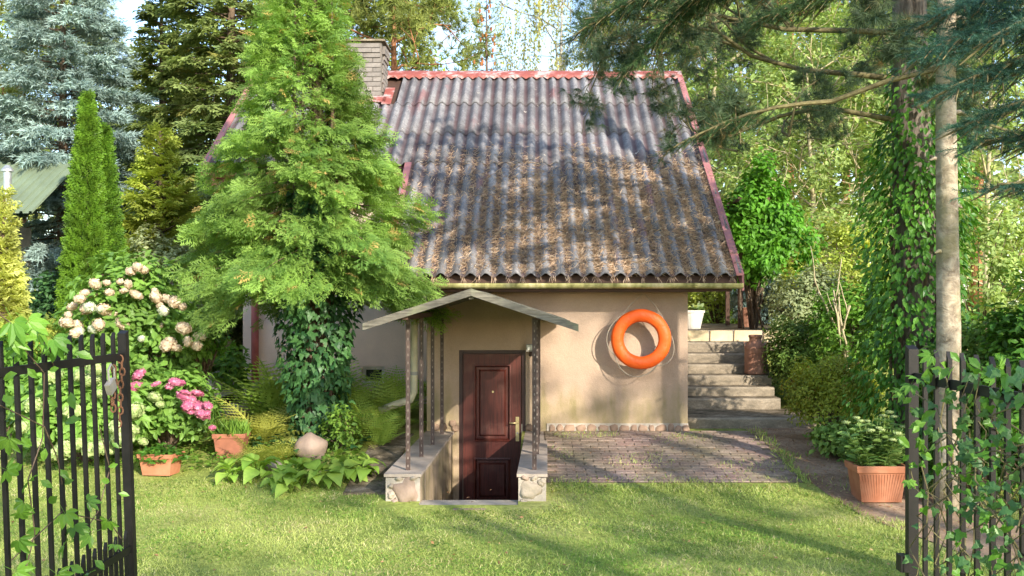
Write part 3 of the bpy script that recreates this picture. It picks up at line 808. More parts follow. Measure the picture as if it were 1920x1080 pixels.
def build_stair():
    st = thing('cellar_stairs', 'pale concrete stairs going down to the cellar door between low walls', 'stairs', (-.6, 10.7, 0))
    s = MB(); s.box((-.595, 9.22, -.50), (.905, .30, .46)); s.build('threshold', M['mortar'], st)
    for k in range(4):
        s = MB(); z = -.30 - .185*(k+1) + .1; s.box((-.595, 9.37 + .18 + k*.40, z - .3), (.90, .42, .6)); s.build('step', M['mortar'], st)
    s = MB(); s.box((-.595, 11.75, -1.14), (.90, 1.6, .16)); s.build('landing', M['mortar'], st)
    s = MB(); c = ground(880, 957); s.box((c[0], 9.02, -.285), (.30, .10, .02)); s.build('doorstep_brick', M['paver'], st)
    L_ = thing('stair_wall', 'low rendered stair wall with one big pink boulder in its end', 'wall', (-1.2, 10.7, 0), 'walls either side of the cellar stairs')
    R_ = thing('stair_wall', 'narrow rendered stair wall with a grey boulder end beside the block paving', 'wall', (0, 10.7, 0), 'walls either side of the cellar stairs')
    def wall(root, f0, f1, b0, b1, yf, tile_y):
        w = MB(); V = [(f0,yf,-1.2),(f1,yf,-1.2),(b1,HW-.002,-1.2),(b0,HW-.002,-1.2),(f0,yf,-.028),(f1,yf,-.028),(b1,HW-.002,-.028),(b0,HW-.002,-.028)]
        w.add(V, [(0,1,5,4),(1,2,6,5),(2,3,7,6),(3,0,4,7),(4,5,6,7)]); w.build('wall_body', M['stucco'], root)
        w = MB(); w.box(((f0+f1)/2, yf-.02, -.33), (f1-f0-.004, .05, .59)); w.build('end_mortar', M['mortar'], root)
        n = 5
        for k in range(n):
            ya, yb = yf-.055 + (HW-yf+.05)*k/n, yf-.055 + (HW-yf+.05)*(k+1)/n - .0015
            def xx(y, a, b): return a + (b-a)*(y-yf)/(HW-yf)
            t = MB(); o = .012
            V = [(xx(ya,f0,b0)-o,ya,-.026),(xx(ya,f1,b1)+o,ya,-.026),(xx(yb,f1,b1)+o,yb,-.026),(xx(yb,f0,b0)-o,yb,-.026)]
            V += [(x_, y_, .002) for x_, y_, _ in V]
            t.add(V, [(0,1,5,4),(1,2,6,5),(2,3,7,6),(3,0,4,7),(4,5,6,7)]); t.build('cap_tile', M['captile'], root)
    wall(L_, -1.37, -1.05, -1.31, -.985, 9.27, 0); wall(R_, -.14, .12, -.085, .16, 9.27, 0)
    def bo(root, px, py, w, h_, seed, mat):
        c = at(px, py, 9.238); o = obj('boulder', boulder(w, .075, h_, seed, mat, 'boulder', .26), root, tuple(c - np.array(LOC[root.name])), (0, random.uniform(-.3, .3), 0))
    bo(L_, 764, 922, .235, .27, 1, M['pinkstone']); bo(L_, 733, 911, .07, .05, 2, M['greystone']); bo(L_, 733, 927, .075, .08, 3, M['greystone'])
    bo(L_, 739, 941, .08, .06, 4, M['pinkstone']); bo(L_, 748, 897, .09, .045, 5, M['greystone']); bo(L_, 775, 895, .11, .045, 6, M['greystone']); bo(L_, 757, 946, .09, .045, 16, M['greystone'])
    bo(R_, 993, 918, .19, .19, 7, M['greystone']); bo(R_, 1001, 896, .08, .05, 8, M['greystone']); bo(R_, 984, 896, .08, .06, 9, M['pinkstone']); bo(R_, 1016, 903, .07, .09, 10, M['greystone']); bo(R_, 981, 940, .07, .06, 12, M['greystone'])

    p = thing('door_porch', 'weathered plank porch roof on thin perforated steel posts over the cellar door', 'porch', (-.57, 10.7, 0))
    def post(x, y, z0, z1, flip):
        o = MB(); a = .042; t = .004
        o.box((x, y, (z0+z1)/2), (a, t, z1-z0)); o.box((x + flip*(a/2 - t/2), y + a/2 + t/2, (z0+z1)/2), (t, a, z1-z0))
        po = o.build('post', M['steel'], p)
        h = MB(); n = int((z1-z0)/.075)
        for k in range(n): h.box((x, y - t/2 - .001, z0 + .04 + k*.075), (.008, .002, .022))
        h.build('slots', M['hole'], po, kind='stuff')
    for px, py, Y in ((765, 882, 9.42), (790, 857, 10.23), (811, 834.5, 11.08), (828.7, 815, 11.98)):
        post(at(px, py, Y)[0], Y, .003, 1.44, -1)
    for px, Y in ((1002, 9.44), (1007, 10.4), (1008.5, 11.2), (1010, 12.0)): post(at(px, 0, Y)[0], Y, .003, 1.44, 1)
    PX, PZ = -.565, 1.705; ex = (.955, .945); ez = (.305, .315)
    n = 20; y0, y1 = 9.06, HW - .01
    for sgn in (-1, 1):
        e = ex[0] if sgn < 0 else ex[1]; dz = ez[0] if sgn < 0 else ez[1]
        for k in range(n):
            ya = y0 + (y1-y0)*k/n; yb = y0 + (y1-y0)*(k+1)/n - .004
            rg = random.Random(k*2+sgn); j = rg.uniform(-.02, .025); lift = rg.uniform(0, .006)
            b = MB(); th = .022
            V = []
            for y in (ya, yb):
                for x_, z_ in ((PX + sgn*.002, PZ), (PX + sgn*(e+j), PZ - dz*(e+j)/e)):
                    V += [(x_, y, z_ - th + lift), (x_, y, z_ + lift)]
            F = [(0,2,3,1),(4,5,7,6),(0,4,6,2),(1,3,7,5),(2,6,7,3),(0,1,5,4)]
            b.add(V, F); b.build('plank', M['board'], p)
        b = MB()    # barge board
        V = []
        for y in (y0 - .03, y0 - .004):
            for x_, z_ in ((PX, PZ), (PX + sgn*(e+.03), PZ - dz*(e+.03)/e)):
                V += [(x_, y, z_ - .055), (x_, y, z_ + .012)]
        b.add(V, [(0,2,3,1),(4,5,7,6),(0,4,6,2),(1,3,7,5),(2,6,7,3),(0,1,5,4)]); b.build('barge_board', M['board'], p)
        b = MB(); xb = -1.17 if sgn < 0 else .045; b.bar((xb, y0 + .02, 1.455), (xb + (.06 if sgn < 0 else .02), y1, 1.455), .05, .045); b.build('beam', M['darkwood'], p)
    b = MB(); b.bar((PX, y0 + .01, PZ - .055), (PX, y1, PZ - .055), .045, .06); b.build('ridge_beam', M['board'], p)
build_stair()

# ------------------------------------------------------------------ garden steps and terrace
def build_steps():
    g = thing('garden_steps', 'worn mossy concrete steps climbing beside the house corner', 'steps', (2.6, 13, 0))
    tops = [(12.52, .137, 3.62), (13.45, .289, 3.34), (13.75, .418, 3.33), (14.05, .556, 3.36), (14.35, .693, 3.40), (14.65, .834, 3.44), (14.95, .987, 3.5)]
    for k, (y, z, xr) in enumerate(tops):
        yb = tops[k+1][0] + .1 if k + 1 < len(tops) else 15.32
        s = MB(); x0 = 1.912; nx = 14; rg = np.random.default_rng(k)
        # block with a slightly chipped nosing
        V = []; xs = np.linspace(x0, xr, nx)
        j = rg.normal(0, .003, nx); jz = rg.normal(0, .0018, nx)
        for prof in range(5):
            for i, x in enumerate(xs):
                yy, zz = [(y, -.25), (y + j[i], z - .03), (y + .012 + j[i], z - .004 + jz[i]), (y + .05, z + jz[i]*.5), (yb, z + .004)][prof]
                V.append((x, yy, zz))
        F = [(p_*nx+i, p_*nx+i+1, (p_+1)*nx+i+1, (p_+1)*nx+i) for p_ in range(4) for i in range(nx-1)]
        F.append((nx-1, 2*nx-1, 3*nx-1, 4*nx-1, 5*nx-1)); b0 = len(V); V.append((xr, yb, -.25)); F[-1] = F[-1] + (b0,)
        aa = np.full(len(V), .5); aa[nx:4*nx] = np.repeat([.85, 1.0, .6], nx); s.add(V, F, aa); s.build('step', M['concrete'], g)
    t = thing('terrace', 'raised stone terrace at the top of the garden steps', 'terrace', (3.2, 17, 1.0))
    s = MB(); s.box((3.6, 17.8, 1.0), (3.38, 4.96, .30)); s.build('terrace_slab', M['concrete'], t)
    rg = random.Random(4); x = 1.915
    while x < 4.4:
        w = rg.uniform(.36, .46); b = MB(); b.box((0, 0, 0), (w - .03, .07, .185), taper=.985)
        obj('block', b.mesh('block', M['sandblock']), t, (x + w/2 - 3.2, 15.29 - 17, 1.06 - 1.0), (0, rg.uniform(-.01, .01), 0)); x += w
    s = MB(); s.box((3.25, 15.305, 1.07), (2.67, .05, .17)); s.build('joint_mortar', M['mortar'], t)
    # milk can on the fourth step
    c = at(1417, 705, 14.22); z0 = .556 + .006; m = thing('milk_can', 'rusty brown metal milk can standing on the garden steps', 'milk can', (c[0], 14.24, z0))
    b = MB(); r = .155
    b.lathe([(0, 0), (r*.96, 0), (r, .012), (r, .03), (r*.985, .035), (r*.985, .36), (r*1.0, .37), (r*.97, .385), (r*.80, .435), (r*.60, .47), (r*.56, .48), (r*.56, .52)], (c[0], 14.24, z0), 28); b.build('body', M['can'], m, smooth=True)
    b = MB(); b.lathe([(r*.57, .515), (r*.63, .52), (r*.63, .555), (r*.55, .56), (0, .562)], (c[0], 14.24, z0), 28); b.build('lid', M['can'], m, smooth=True)
    for sg in (-1, 1):
        b = MB(); cx = c[0] + sg*r*.72; b.tube([(cx, 14.24, z0+.44), (cx+sg*.05, 14.24, z0+.46), (cx+sg*.045, 14.24, z0+.40), (cx+sg*.03, 14.24, z0+.37)], .008, 6); b.build('handle', M['can'], m)
    # white tub on the terrace
    c = at(1298, 608, 16.2); b = MB(); b.lathe([(0, 0), (.13, 0), (.19, .26), (.205, .265), (.205, .30), (.18, .30), (.17, .27), (0, .26)], (0, 0, 0), 24)
    o = obj('tub', b.mesh('tub', M['whitepot'], smooth=False)); o.location = (c[0], 16.2, 1.152); tag(o, 'white tapered tub on the terrace beside the house corner', 'tub')
    # brown tub further back on the terrace
    c = at(1403, 612, 17.5); b = MB(); b.lathe([(0, 0), (.16, 0), (.18, .30), (.19, .34), (.16, .34), (0, .30)], (0, 0, 0), 20)
    o = obj('tub', b.mesh('tub', M['can'])); o.location = (c[0], 17.5, 1.152); tag(o, 'brown tub between the pergola posts on the terrace', 'tub')
build_steps()

# ------------------------------------------------------------------ life ring
def build_ring():
    c = at(1202, 636, 11.98); r0, r1 = .286, .078
    t = thing('life_ring', 'bright orange life ring hanging from the eaves on a rope', 'life ring', tuple(c))
    mb = MB(); n, m_ = 56, 16; V = []
    rg = np.random.default_rng(1)
    for i in range(n):
        a = 2*PI*i/n; k = 1 + .015*math.sin(9*a) + .01*math.sin(23*a)
        for j in range(m_):
            b = 2*PI*j/m_; rr = r0 + r1*k*math.cos(b); V.append((rr*math.cos(a), .68*r1*k*math.sin(b), rr*math.sin(a)))
    F = [(i*m_+j, i*m_+(j+1) % m_, ((i+1) % n)*m_+(j+1) % m_, ((i+1) % n)*m_+j) for i in range(n) for j in range(m_)]
    mb.add(V, F); mb.build('ring_body', M['orange'], t, smooth=True, local=True)
    ap = at(1207, 552, 12.02) - c; ap[1] = .03
    for sg, a in ((-1, 2.25), (1, .75)):
        p = MB(); R_ = r0 + r1 + .004
        p.tube([(R_*math.cos(a), 0, R_*math.sin(a)), (R_*.55*math.cos(a) + ap[0]*.4, 0, (R_*math.sin(a)+ap[2])/2 + .02), (ap[0] + sg*.015, ap[1], ap[2])], .0045, 6); p.build('hanging_rope', M['rope'], t, local=True)
    for a0, a1, sag in ((-2.6, -1.05, .06), (-1.05, .1, .05), (2.3, 3.68, .045)):
        p = MB(); pts = []
        for k in range(11):
            u = k/10; a = a0 + (a1-a0)*u; rr = r0 + r1 + .006 + sag*math.sin(PI*u) ; pts.append((rr*math.cos(a), .01, rr*math.sin(a) - .03*math.sin(PI*u)))
        p.tube(pts, .0055, 6); p.build('grab_rope', M['rope'], t, local=True)
build_ring()

# ------------------------------------------------------------------ gates
def build_gates():
    def gate(label, X, Ys, Ypost, ztop, lean, yfar, latch):
        g = thing('metal_gate', label, 'gate', (X, Ypost, -.3), 'open iron gate leaves')
        def pt(y, z): return (math.tan(lean) * (ztop - z), y - Ypost, z + .3)
        def build(mb, name, par=g): return mb.build(name, M['blackpaint'], par, local=True)
        def stick(y, z0, z1, w, name, slant):
            mb = MB(); a, b = pt(y, z0), pt(y, z1); h = w/2
            V = [(a[0]-h, a[1]-h, a[2]), (a[0]+h, a[1]-h, a[2]), (a[0]+h, a[1]+h, a[2]), (a[0]-h, a[1]+h, a[2])]
            V += [(b[0]-h, b[1]-h, b[2]-slant), (b[0]+h, b[1]-h, b[2]-slant), (b[0]+h, b[1]+h, b[2]), (b[0]-h, b[1]+h, b[2])]
            mb.add(V, [(3,2,1,0),(4,5,6,7),(0,1,5,4),(1,2,6,5),(2,3,7,6),(3,0,4,7)]); return build(mb, name)
        stick(Ypost, -.26, ztop, .033, 'post', .012)
        for y in Ys: stick(y, -.2, ztop - .005, .0135, 'picket', .022)
        n = len(Ys)
        dogs = [(Ys[i] + Ys[i+1]) / 2 for i in range(n-1)] + [(Ys[0] + Ypost)/2]
        for y in dogs: stick(y, -.2, .665, .0125, 'short_picket', .03)
        y1 = min(Ys) - .06
        for z in (ztop - .105, .585, -.12):
            mb = MB(); a, b = pt(Ypost - .021, z), pt(y1, z); mb.bar((a[0]+.004, a[1], a[2]), (b[0]+.004, b[1], b[2]), .010, .030); build(mb, 'rail')
        stick(y1 - .02, -.26, ztop, .038, 'post', .012)
        if latch:
            mb = MB(); a = pt(Ypost, .70); a = pt(Ypost, at(0, 1055, Ypost)[2]); mb.box((a[0]-.032, a[1], a[2]), (.026, .045, .055)); build(mb, 'latch_box')
        return g
    XL = -1.69
    ys = [4.0 - .094*i for i in range(14)]
    gate('open black iron gate leaf leaning by the hydrangeas, padlock hanging on it', XL, ys, 4.10, 1.48, R(2.1), 0, False)
    XR_ = 1.27
    ys = [XR_*FPX/(px-CX) for px in (1734.7, 1756, 1780, 1805, 1832, 1861, 1889, 1918)]; ys += [ys[-1] - .09*k for k in range(1, 7)]
    gate('open black iron gate leaf overgrown with ivy, beside the potted sedum', XR_, ys, 3.34, 1.452, 0, 0, True)
    # chain and padlock
    c = thing('padlock', 'grey padlock on a rusty chain hanging from the gate top', 'padlock', (XL, 3.98, 1.3))
    def link(p, a, par):
        m_ = MB(); pts = []
        for k in range(9):
            u = 2*PI*k/8; q = np.array([.010*math.cos(u), 0, .017*math.sin(u)]); pts.append((p[0] + q[0]*math.cos(a), p[1] + q[0]*math.sin(a), p[2] + q[2]))
        m_.tube(pts, .0035, 5, cap=False); m_.build('chain_link', M['rustchain'], par)
    for k in range(11): link((XL+.012+.004*math.sin(k), 4.045 + .012*math.sin(k*.5), 1.365 - k*.026), (k % 2)*PI/2 + .3, c)
    for k in range(7): link((XL+.014, 3.975 + .01*math.sin(k), 1.33 - k*.026), (k % 2)*PI/2, c)
    m_ = MB(); m_.box((XL+.026, 3.92, 1.265), (.022, .052, .048), Euler((.55, 0, 0))); m_.build('lock_body', M['padlock'], c)
    m_ = MB(); m_.tube([(XL+.026, 3.905, 1.285), (XL+.024, 3.90, 1.33), (XL+.024, 3.925, 1.352), (XL+.026, 3.95, 1.335), (XL+.026, 3.955, 1.29)], .0045, 6); m_.build('shackle', M['padlock'], c)
build_gates()

# ------------------------------------------------------------------ planters
def planter(root_label, px, Y, w, d_, h_, ribs=False, matname='terracotta', rot=0.0):
    x = at(px, 0, Y)[0]; z = float(zt(x, Y)) + .006
    t = thing('planter', root_label, 'planter', (x, Y, z), rotz=rot)
    b = MB(); k = .80
    def ring(s_, zz): return [(-w/2*s_, -d_/2*s_, zz), (w/2*s_, -d_/2*s_, zz), (w/2*s_, d_/2*s_, zz), (-w/2*s_, d_/2*s_, zz)]
    V = ring(k, 0) + ring(.95, h_*.80) + ring(.975, h_*.815); F = [(0,1,2,3)[::-1]]
    for i in range(2):
        for j in range(4): F.append((i*4+j, i*4+(j+1) % 4, i*4+4+(j+1) % 4, i*4+4+j))
    b.add(V, F)
    if ribs:
        for i in range(17):
            u = (i - 8) / 8 * .40
            b.bar((u*w*k*1.0, -d_/2*k - .001, .012), (u*w*1.16, -d_/2*.945 - .003, h_*.77), .010, .006, up=(0, -1, 0))
    b.build('pot_body', M[matname], t, local=True)
    b = MB(); V = ring(.975, h_*.80) + ring(1.03, h_*.82) + ring(1.05, h_*.97) + ring(1.04, h_) + ring(.93, h_) + ring(.90, h_*.85); F = []
    for i in range(5):
        for j in range(4): F.append((i*4+j, i*4+(j+1) % 4, i*4+4+(j+1) % 4, i*4+4+j))
    b.add(V, F); b.build('rim', M[matname], t, local=True)
    b = MB(); b.add(ring(.92, h_*.90), [(0, 1, 2, 3)]); b.build('soil', M['soil'], t, local=True)
    return t, (x, Y, z + h_*.9)
P_SEDUM = planter('terracotta planter with ribbed sides holding flowering sedum beside the path', 1643, 9.27, .455, .36, .335, True)
P_IVY = planter('low orange terracotta planter with ivy trailing over its rim', 302, 10.1, .36, .26, .215, False, 'terracotta', -.12)
P_GRASS = planter('brown terracotta planter half hidden by the yellowing ferns', 434, 10.75, .335, .25, .26, False, 'terracotta_dull', .06)

# boulders in the bed
for px, Y, w, h_, sd_, lb, mt in ((583, 10.66, .35, .30, 21, 'large rounded pinkish boulder at the foot of the ivy trunk', 'pinkstone'), (512, 10.25, .20, .11, 22, 'small flat stone among the hostas near the ivy trunk', 'greystone'), (440, 13.2, .4, .25, 23, 'pale stone behind the brown planter by the house corner', 'greystone')):
    x = at(px, 0, Y)[0]; o = obj('boulder', boulder(w, w*.8, h_, sd_, M[mt], 'boulder', .13)); o.location = (x, Y, float(zt(x, Y)) + h_*.40); tag(o, lb, 'boulder')

# ------------------------------------------------------------------ leaf templates (x side, y along, z up)
def tmpl(V, F):
    return (np.array(V, float), np.array([i for f in F for i in f], np.int64), np.array([len(f) for f in F], np.int64))
T_LEAF = tmpl([(0,0,0),(-.27,.38,.07),(-.19,.72,.04),(0,1,-.08),(.19,.72,.04),(.27,.38,.07),(0,.5,0)], [(0,6,3,2,1),(0,5,4,3,6)])
T_NLEAF = (T_LEAF[0]*np.array([.72, 1, 1]), T_LEAF[1], T_LEAF[2])
T_RHOMB = tmpl([(0,0,0),(.27,.5,.07),(0,1,-.03),(-.27,.5,.07)], [(0,1,2,3)])
T_IVY = tmpl([(0,.0,0),(.30,-.12,.02),(.50,.22,-.03),(.26,.36,.03),(.20,.62,.0),(0,1,-.08),(-.20,.62,.0),(-.26,.36,.03),(-.50,.22,-.03),(-.30,-.12,.02),(0,.35,.05)],
             [(10,0,1),(10,1,2,3),(10,3,4),(10,4,5),(10,5,6),(10,6,7),(10,7,8,9),(10,9,0)])
T_BLADE = tmpl([(-.075,0,0),(.075,0,0),(.03,.6,.12),(0,1,.32)], [(0,1,2,3)])
def t_spray(n=8, w=.045, sub=True, fan=1.0, seed=0):
    rg = random.Random(seed); V, F = [], []
    def strip(p, q, w_, z=0):
        d = np.array(q) - np.array(p); d2 = np.array([-d[1], d[0]]); d2 = d2 / max(np.linalg.norm(d2), 1e-6) * w_; b = len(V); m = np.array(p)*.45 + np.array(q)*.55
        V.extend([(p[0], p[1], z), (m[0]+d2[0], m[1]+d2[1], z+.02), (q[0], q[1], z-.03), (m[0]-d2[0], m[1]-d2[1], z+.02)]); F.append((b, b+1, b+2, b+3))
    strip((0, 0), (0, 1), w*.8)
    for i in range(n):
        y = .08 + .82*i/n; s = 1 if i % 2 else -1
        L = (.52*(1 - y*.72) + .05) * rg.uniform(.8, 1.15); a = (38 + 14*rg.random()) * PI/180 * fan
        q = (s*L*math.sin(a), y + L*math.cos(a)); z = rg.uniform(-.06, .06)
        strip((0, y), q, w, z)
        if sub and L > .22:
            for u, s2 in ((.42, 1), (.62, -1)):
                p2 = (q[0]*u, y + (q[1]-y)*u); a2 = a*s - s2*.62; l2 = L*.42
                strip(p2, (p2[0] + l2*math.sin(a2), p2[1] + l2*math.cos(a2)), w*.85, z)
    return tmpl(V, F)
T_SPRAY = [t_spray(11, .026, True, .95, 1), t_spray(10, .028, True, 1.1, 2), t_spray(12, .026, True, .85, 3)]
T_SPRAY_S = t_spray(6, .085, False, 1.1, 4)
def t_needles(n, nl, nw, spread=55, seed=0, flat=1.0):
    """a twig of length 1 with n needles"""
    rg = random.Random(seed); V = [(-.012,0,0),(.012,0,0),(0,1,0)]; F = [(0,1,2)]
    for i in range(n):
        y = i/n; a = i*2.39996 + rg.uniform(-.3, .3); sp = math.radians(spread*rg.uniform(.75, 1.15))*(1 - .45*y)
        d = np.array([math.sin(sp)*math.cos(a), math.cos(sp), math.sin(sp)*math.sin(a)*flat]); L = nl*rg.uniform(.8, 1.1)
        sd_ = nrm(np.cross(d, (rg.random()-.5, rg.random()-.5, rg.random()-.5))); p = np.array([0, y, 0]); b = len(V)
        V += [tuple(p - sd_*nw/2), tuple(p + sd_*nw/2), tuple(p + d*L)]; F.append((b, b+1, b+2))
    return tmpl(V, F)
T_TWIG_FAR = [t_needles(15, .30, .075, 50, 1), t_needles(14, .32, .08, 58, 2)]
T_TWIG_NEAR = [t_needles(60, .20, .022, 68, 3), t_needles(54, .21, .022, 60, 4)]
def t_tuft(n, w, seed, spread=75):
    rg = random.Random(seed); V, F = [], []
    for i in range(n):
        a = i*2.39996; sp = math.radians(spread)*math.sqrt((i+.5)/n)
        d = np.array([math.sin(sp)*math.cos(a), math.cos(sp), math.sin(sp)*math.sin(a)]); L = rg.uniform(.75, 1.05)
        sd_ = nrm(np.cross(d, (rg.random()-.5, rg.random()-.5, rg.random()-.5))); b = len(V)
        V += [tuple(-sd_*w/2), tuple(sd_*w/2), tuple(d*L)]; F.append((b, b+1, b+2))
    return tmpl(V, F)
T_TUFT = t_tuft(26, .030, 1); T_TUFT_FAR = t_tuft(12, .11, 2)

# ------------------------------------------------------------------ growing things
def conifer(rng, z0, z1, prof, nb, per_m, p0=(20, -10), curve=-.25, droop=.25, smin=.2, zpow=1.0, side=(20, 65), reach=.32, zoff=0):
    """arrays for sprays on whorled branches, and the branch lines"""
    i = np.arange(nb); t = ((i + rng.random(nb)) / nb) ** zpow
    z = z0 + (z1 - z0) * t; az = i * 2.39996 + rng.normal(0, .25, nb)
    L = np.maximum(prof(t) * rng.uniform(.68, 1.1, nb), .06)
    pit = np.radians(p0[0] * t + p0[1] * (1 - t)) + rng.normal(0, .10, nb)
    rad = np.stack([np.cos(az), np.sin(az), 0*az], -1); up = np.array([0, 0, 1.0])
    def pos(b, s):
        return np.stack([0*z[b], 0*z[b], z[b]], -1) + rad[b] * (L[b]*s*np.cos(pit[b]))[:, None] + up * (L[b]*(s*np.sin(pit[b]) + curve*s*s))[:, None]
    cnt = np.maximum((L * per_m).astype(int), 3); b = np.repeat(i, cnt); n = len(b)
    s = smin + (1 - smin) * rng.random(n) ** .75
    T = nrm(rad[b]*np.cos(pit[b])[:, None] + up*(np.sin(pit[b]) + 2*curve*s)[:, None]); lat = np.cross(up, T)
    sg = rng.choice([-1, 1], n); a = np.radians(rng.uniform(side[0], side[1], n)) * (1 - .35*s)
    f = T*np.cos(a)[:, None] + nrm(lat)*(sg*np.sin(a))[:, None]
    off = rng.random(n) * reach * L[b] * (1.12 - s)
    P = pos(b, s) + f*off[:, None] + rng.normal(0, .02, (n, 3))
    f = f + up*(-droop + rng.normal(0, .15, n))[:, None] + rng.normal(0, .13, (n, 3))
    U = up + rng.normal(0, .35, (n, 3)) + .45*rad[b]
    tone = np.clip(rng.random(nb)[b]*.45 + rng.random(n)*.6, 0, 1)
    lines = [pos(np.array([k]*4), np.array([0, .35, .7, .95])) for k in range(nb)]
    return P, f, U, s, tone, lines, L

def tree_root(name, label, px, Y, group=None, X=None, cat='tree'):
    x = at(px, 0, Y)[0] if X is None else X
    return thing(name, label, cat, (x, Y, float(zt(x, Y))), group)

def trunk_part(root, H, r0, mat, rng, bend=.08, r1=.02, name='trunk', lines=(), lr=.012, sides=9, extra=None):
    mb = MB(); n = 9; zs = np.linspace(-.1, H, n); off = np.cumsum(rng.normal(0, bend/3, (n, 2)), 0); off[0] = 0; off[1] *= .3
    pts = np.stack([off[:, 0]*0 + off[:, 0]*.5, off[:, 1]*.5, zs], -1); rr = r1 + (r0 - r1) * (1 - np.linspace(0, 1, n)) ** .9; rr[0] *= 1.25
    mb.tube(pts, rr, sides, wob=.1, rng=rng)
    for l in lines:
        mb.tube(l, [lr, lr*.8, lr*.5, lr*.2], 4, cap=False)
    if extra: extra(mb)
    return mb.build(name, mat, root, smooth=True, local=True)

def clumps(mb, rng, C, out, r, n, size, tm, flat=.5, mat=0, sizev=(.7, 1.25), hang=.2):
    """leaves scattered round clump centres C (k,3), looking outwards along out"""
    k = len(C); b = np.repeat(np.arange(k), n); m_ = len(b)
    d = rng.normal(0, 1, (m_, 3)); d = nrm(d) * (rng.random(m_) ** .45)[:, None]
    rr = np.broadcast_to(np.asarray(r, float), (k,))[b]
    P = np.asarray(C)[b] + d * rr[:, None]
    o = np.asarray(out)[b]
    U = nrm(o*.55 + d*.5 + np.array([0, 0, .55]) + rng.normal(0, .38, (m_, 3)))
    f = np.cross(U, rng.normal(0, 1, (m_, 3))); f = nrm(f) + np.array([0, 0, -hang]) + o*.2
    tone = np.clip(rng.random(k)[b]*.45 + rng.random(m_)*.6, 0, 1)
    mb.inst(tm, P, f, U, size*rng.uniform(sizev[0], sizev[1], m_), tone, mat)

def shell_points(rng, n, rx, ry_, rz, zc, low=-.5, inner=.55):
    d = nrm(rng.normal(0, 1, (n*3, 3))); d = d[d[:, 2] > low][:n]
    s = inner + (1 - inner) * rng.random(len(d)) ** .6
    bump = 1 + .16*np.sin(d[:, 0]*4.3 + 1) * np.cos(d[:, 1]*3.7 + d[:, 2]*3)
    return d * (s*bump)[:, None] * np.array([rx, ry_, rz]) + np.array([0, 0, zc]), d

def limbs(rng, p, d, L, r, depth, segs, tips, spread=.7, gravity=0.0, kids=(2, 4), shrink=.68, jit=.22, nseg=4):
    pts = [np.array(p, float)]; d = nrm(np.array(d, float))
    for k in range(nseg):
        d = nrm(d + rng.normal(0, jit, 3) + np.array([0, 0, gravity]))
        pts.append(pts[-1] + d * L / nseg)
    segs.append((pts, np.linspace(r, r*.45, nseg+1)))
    if depth == 0:
        tips.append((pts[-1], d)); return
    for k in range(int(rng.integers(kids[0], kids[1] + 1))):
        u = rng.uniform(.35, 1.0); i = min(int(u*nseg), nseg-1); q = pts[i] + (pts[i+1] - pts[i])*(u*nseg - i)
        d2 = nrm(d + rng.normal(0, spread, 3)); limbs(rng, q, d2, L*shrink*rng.uniform(.75, 1.2), r*.5, depth-1, segs, tips, spread, gravity, kids, shrink, jit, nseg)
    tips.append((pts[-1], d))

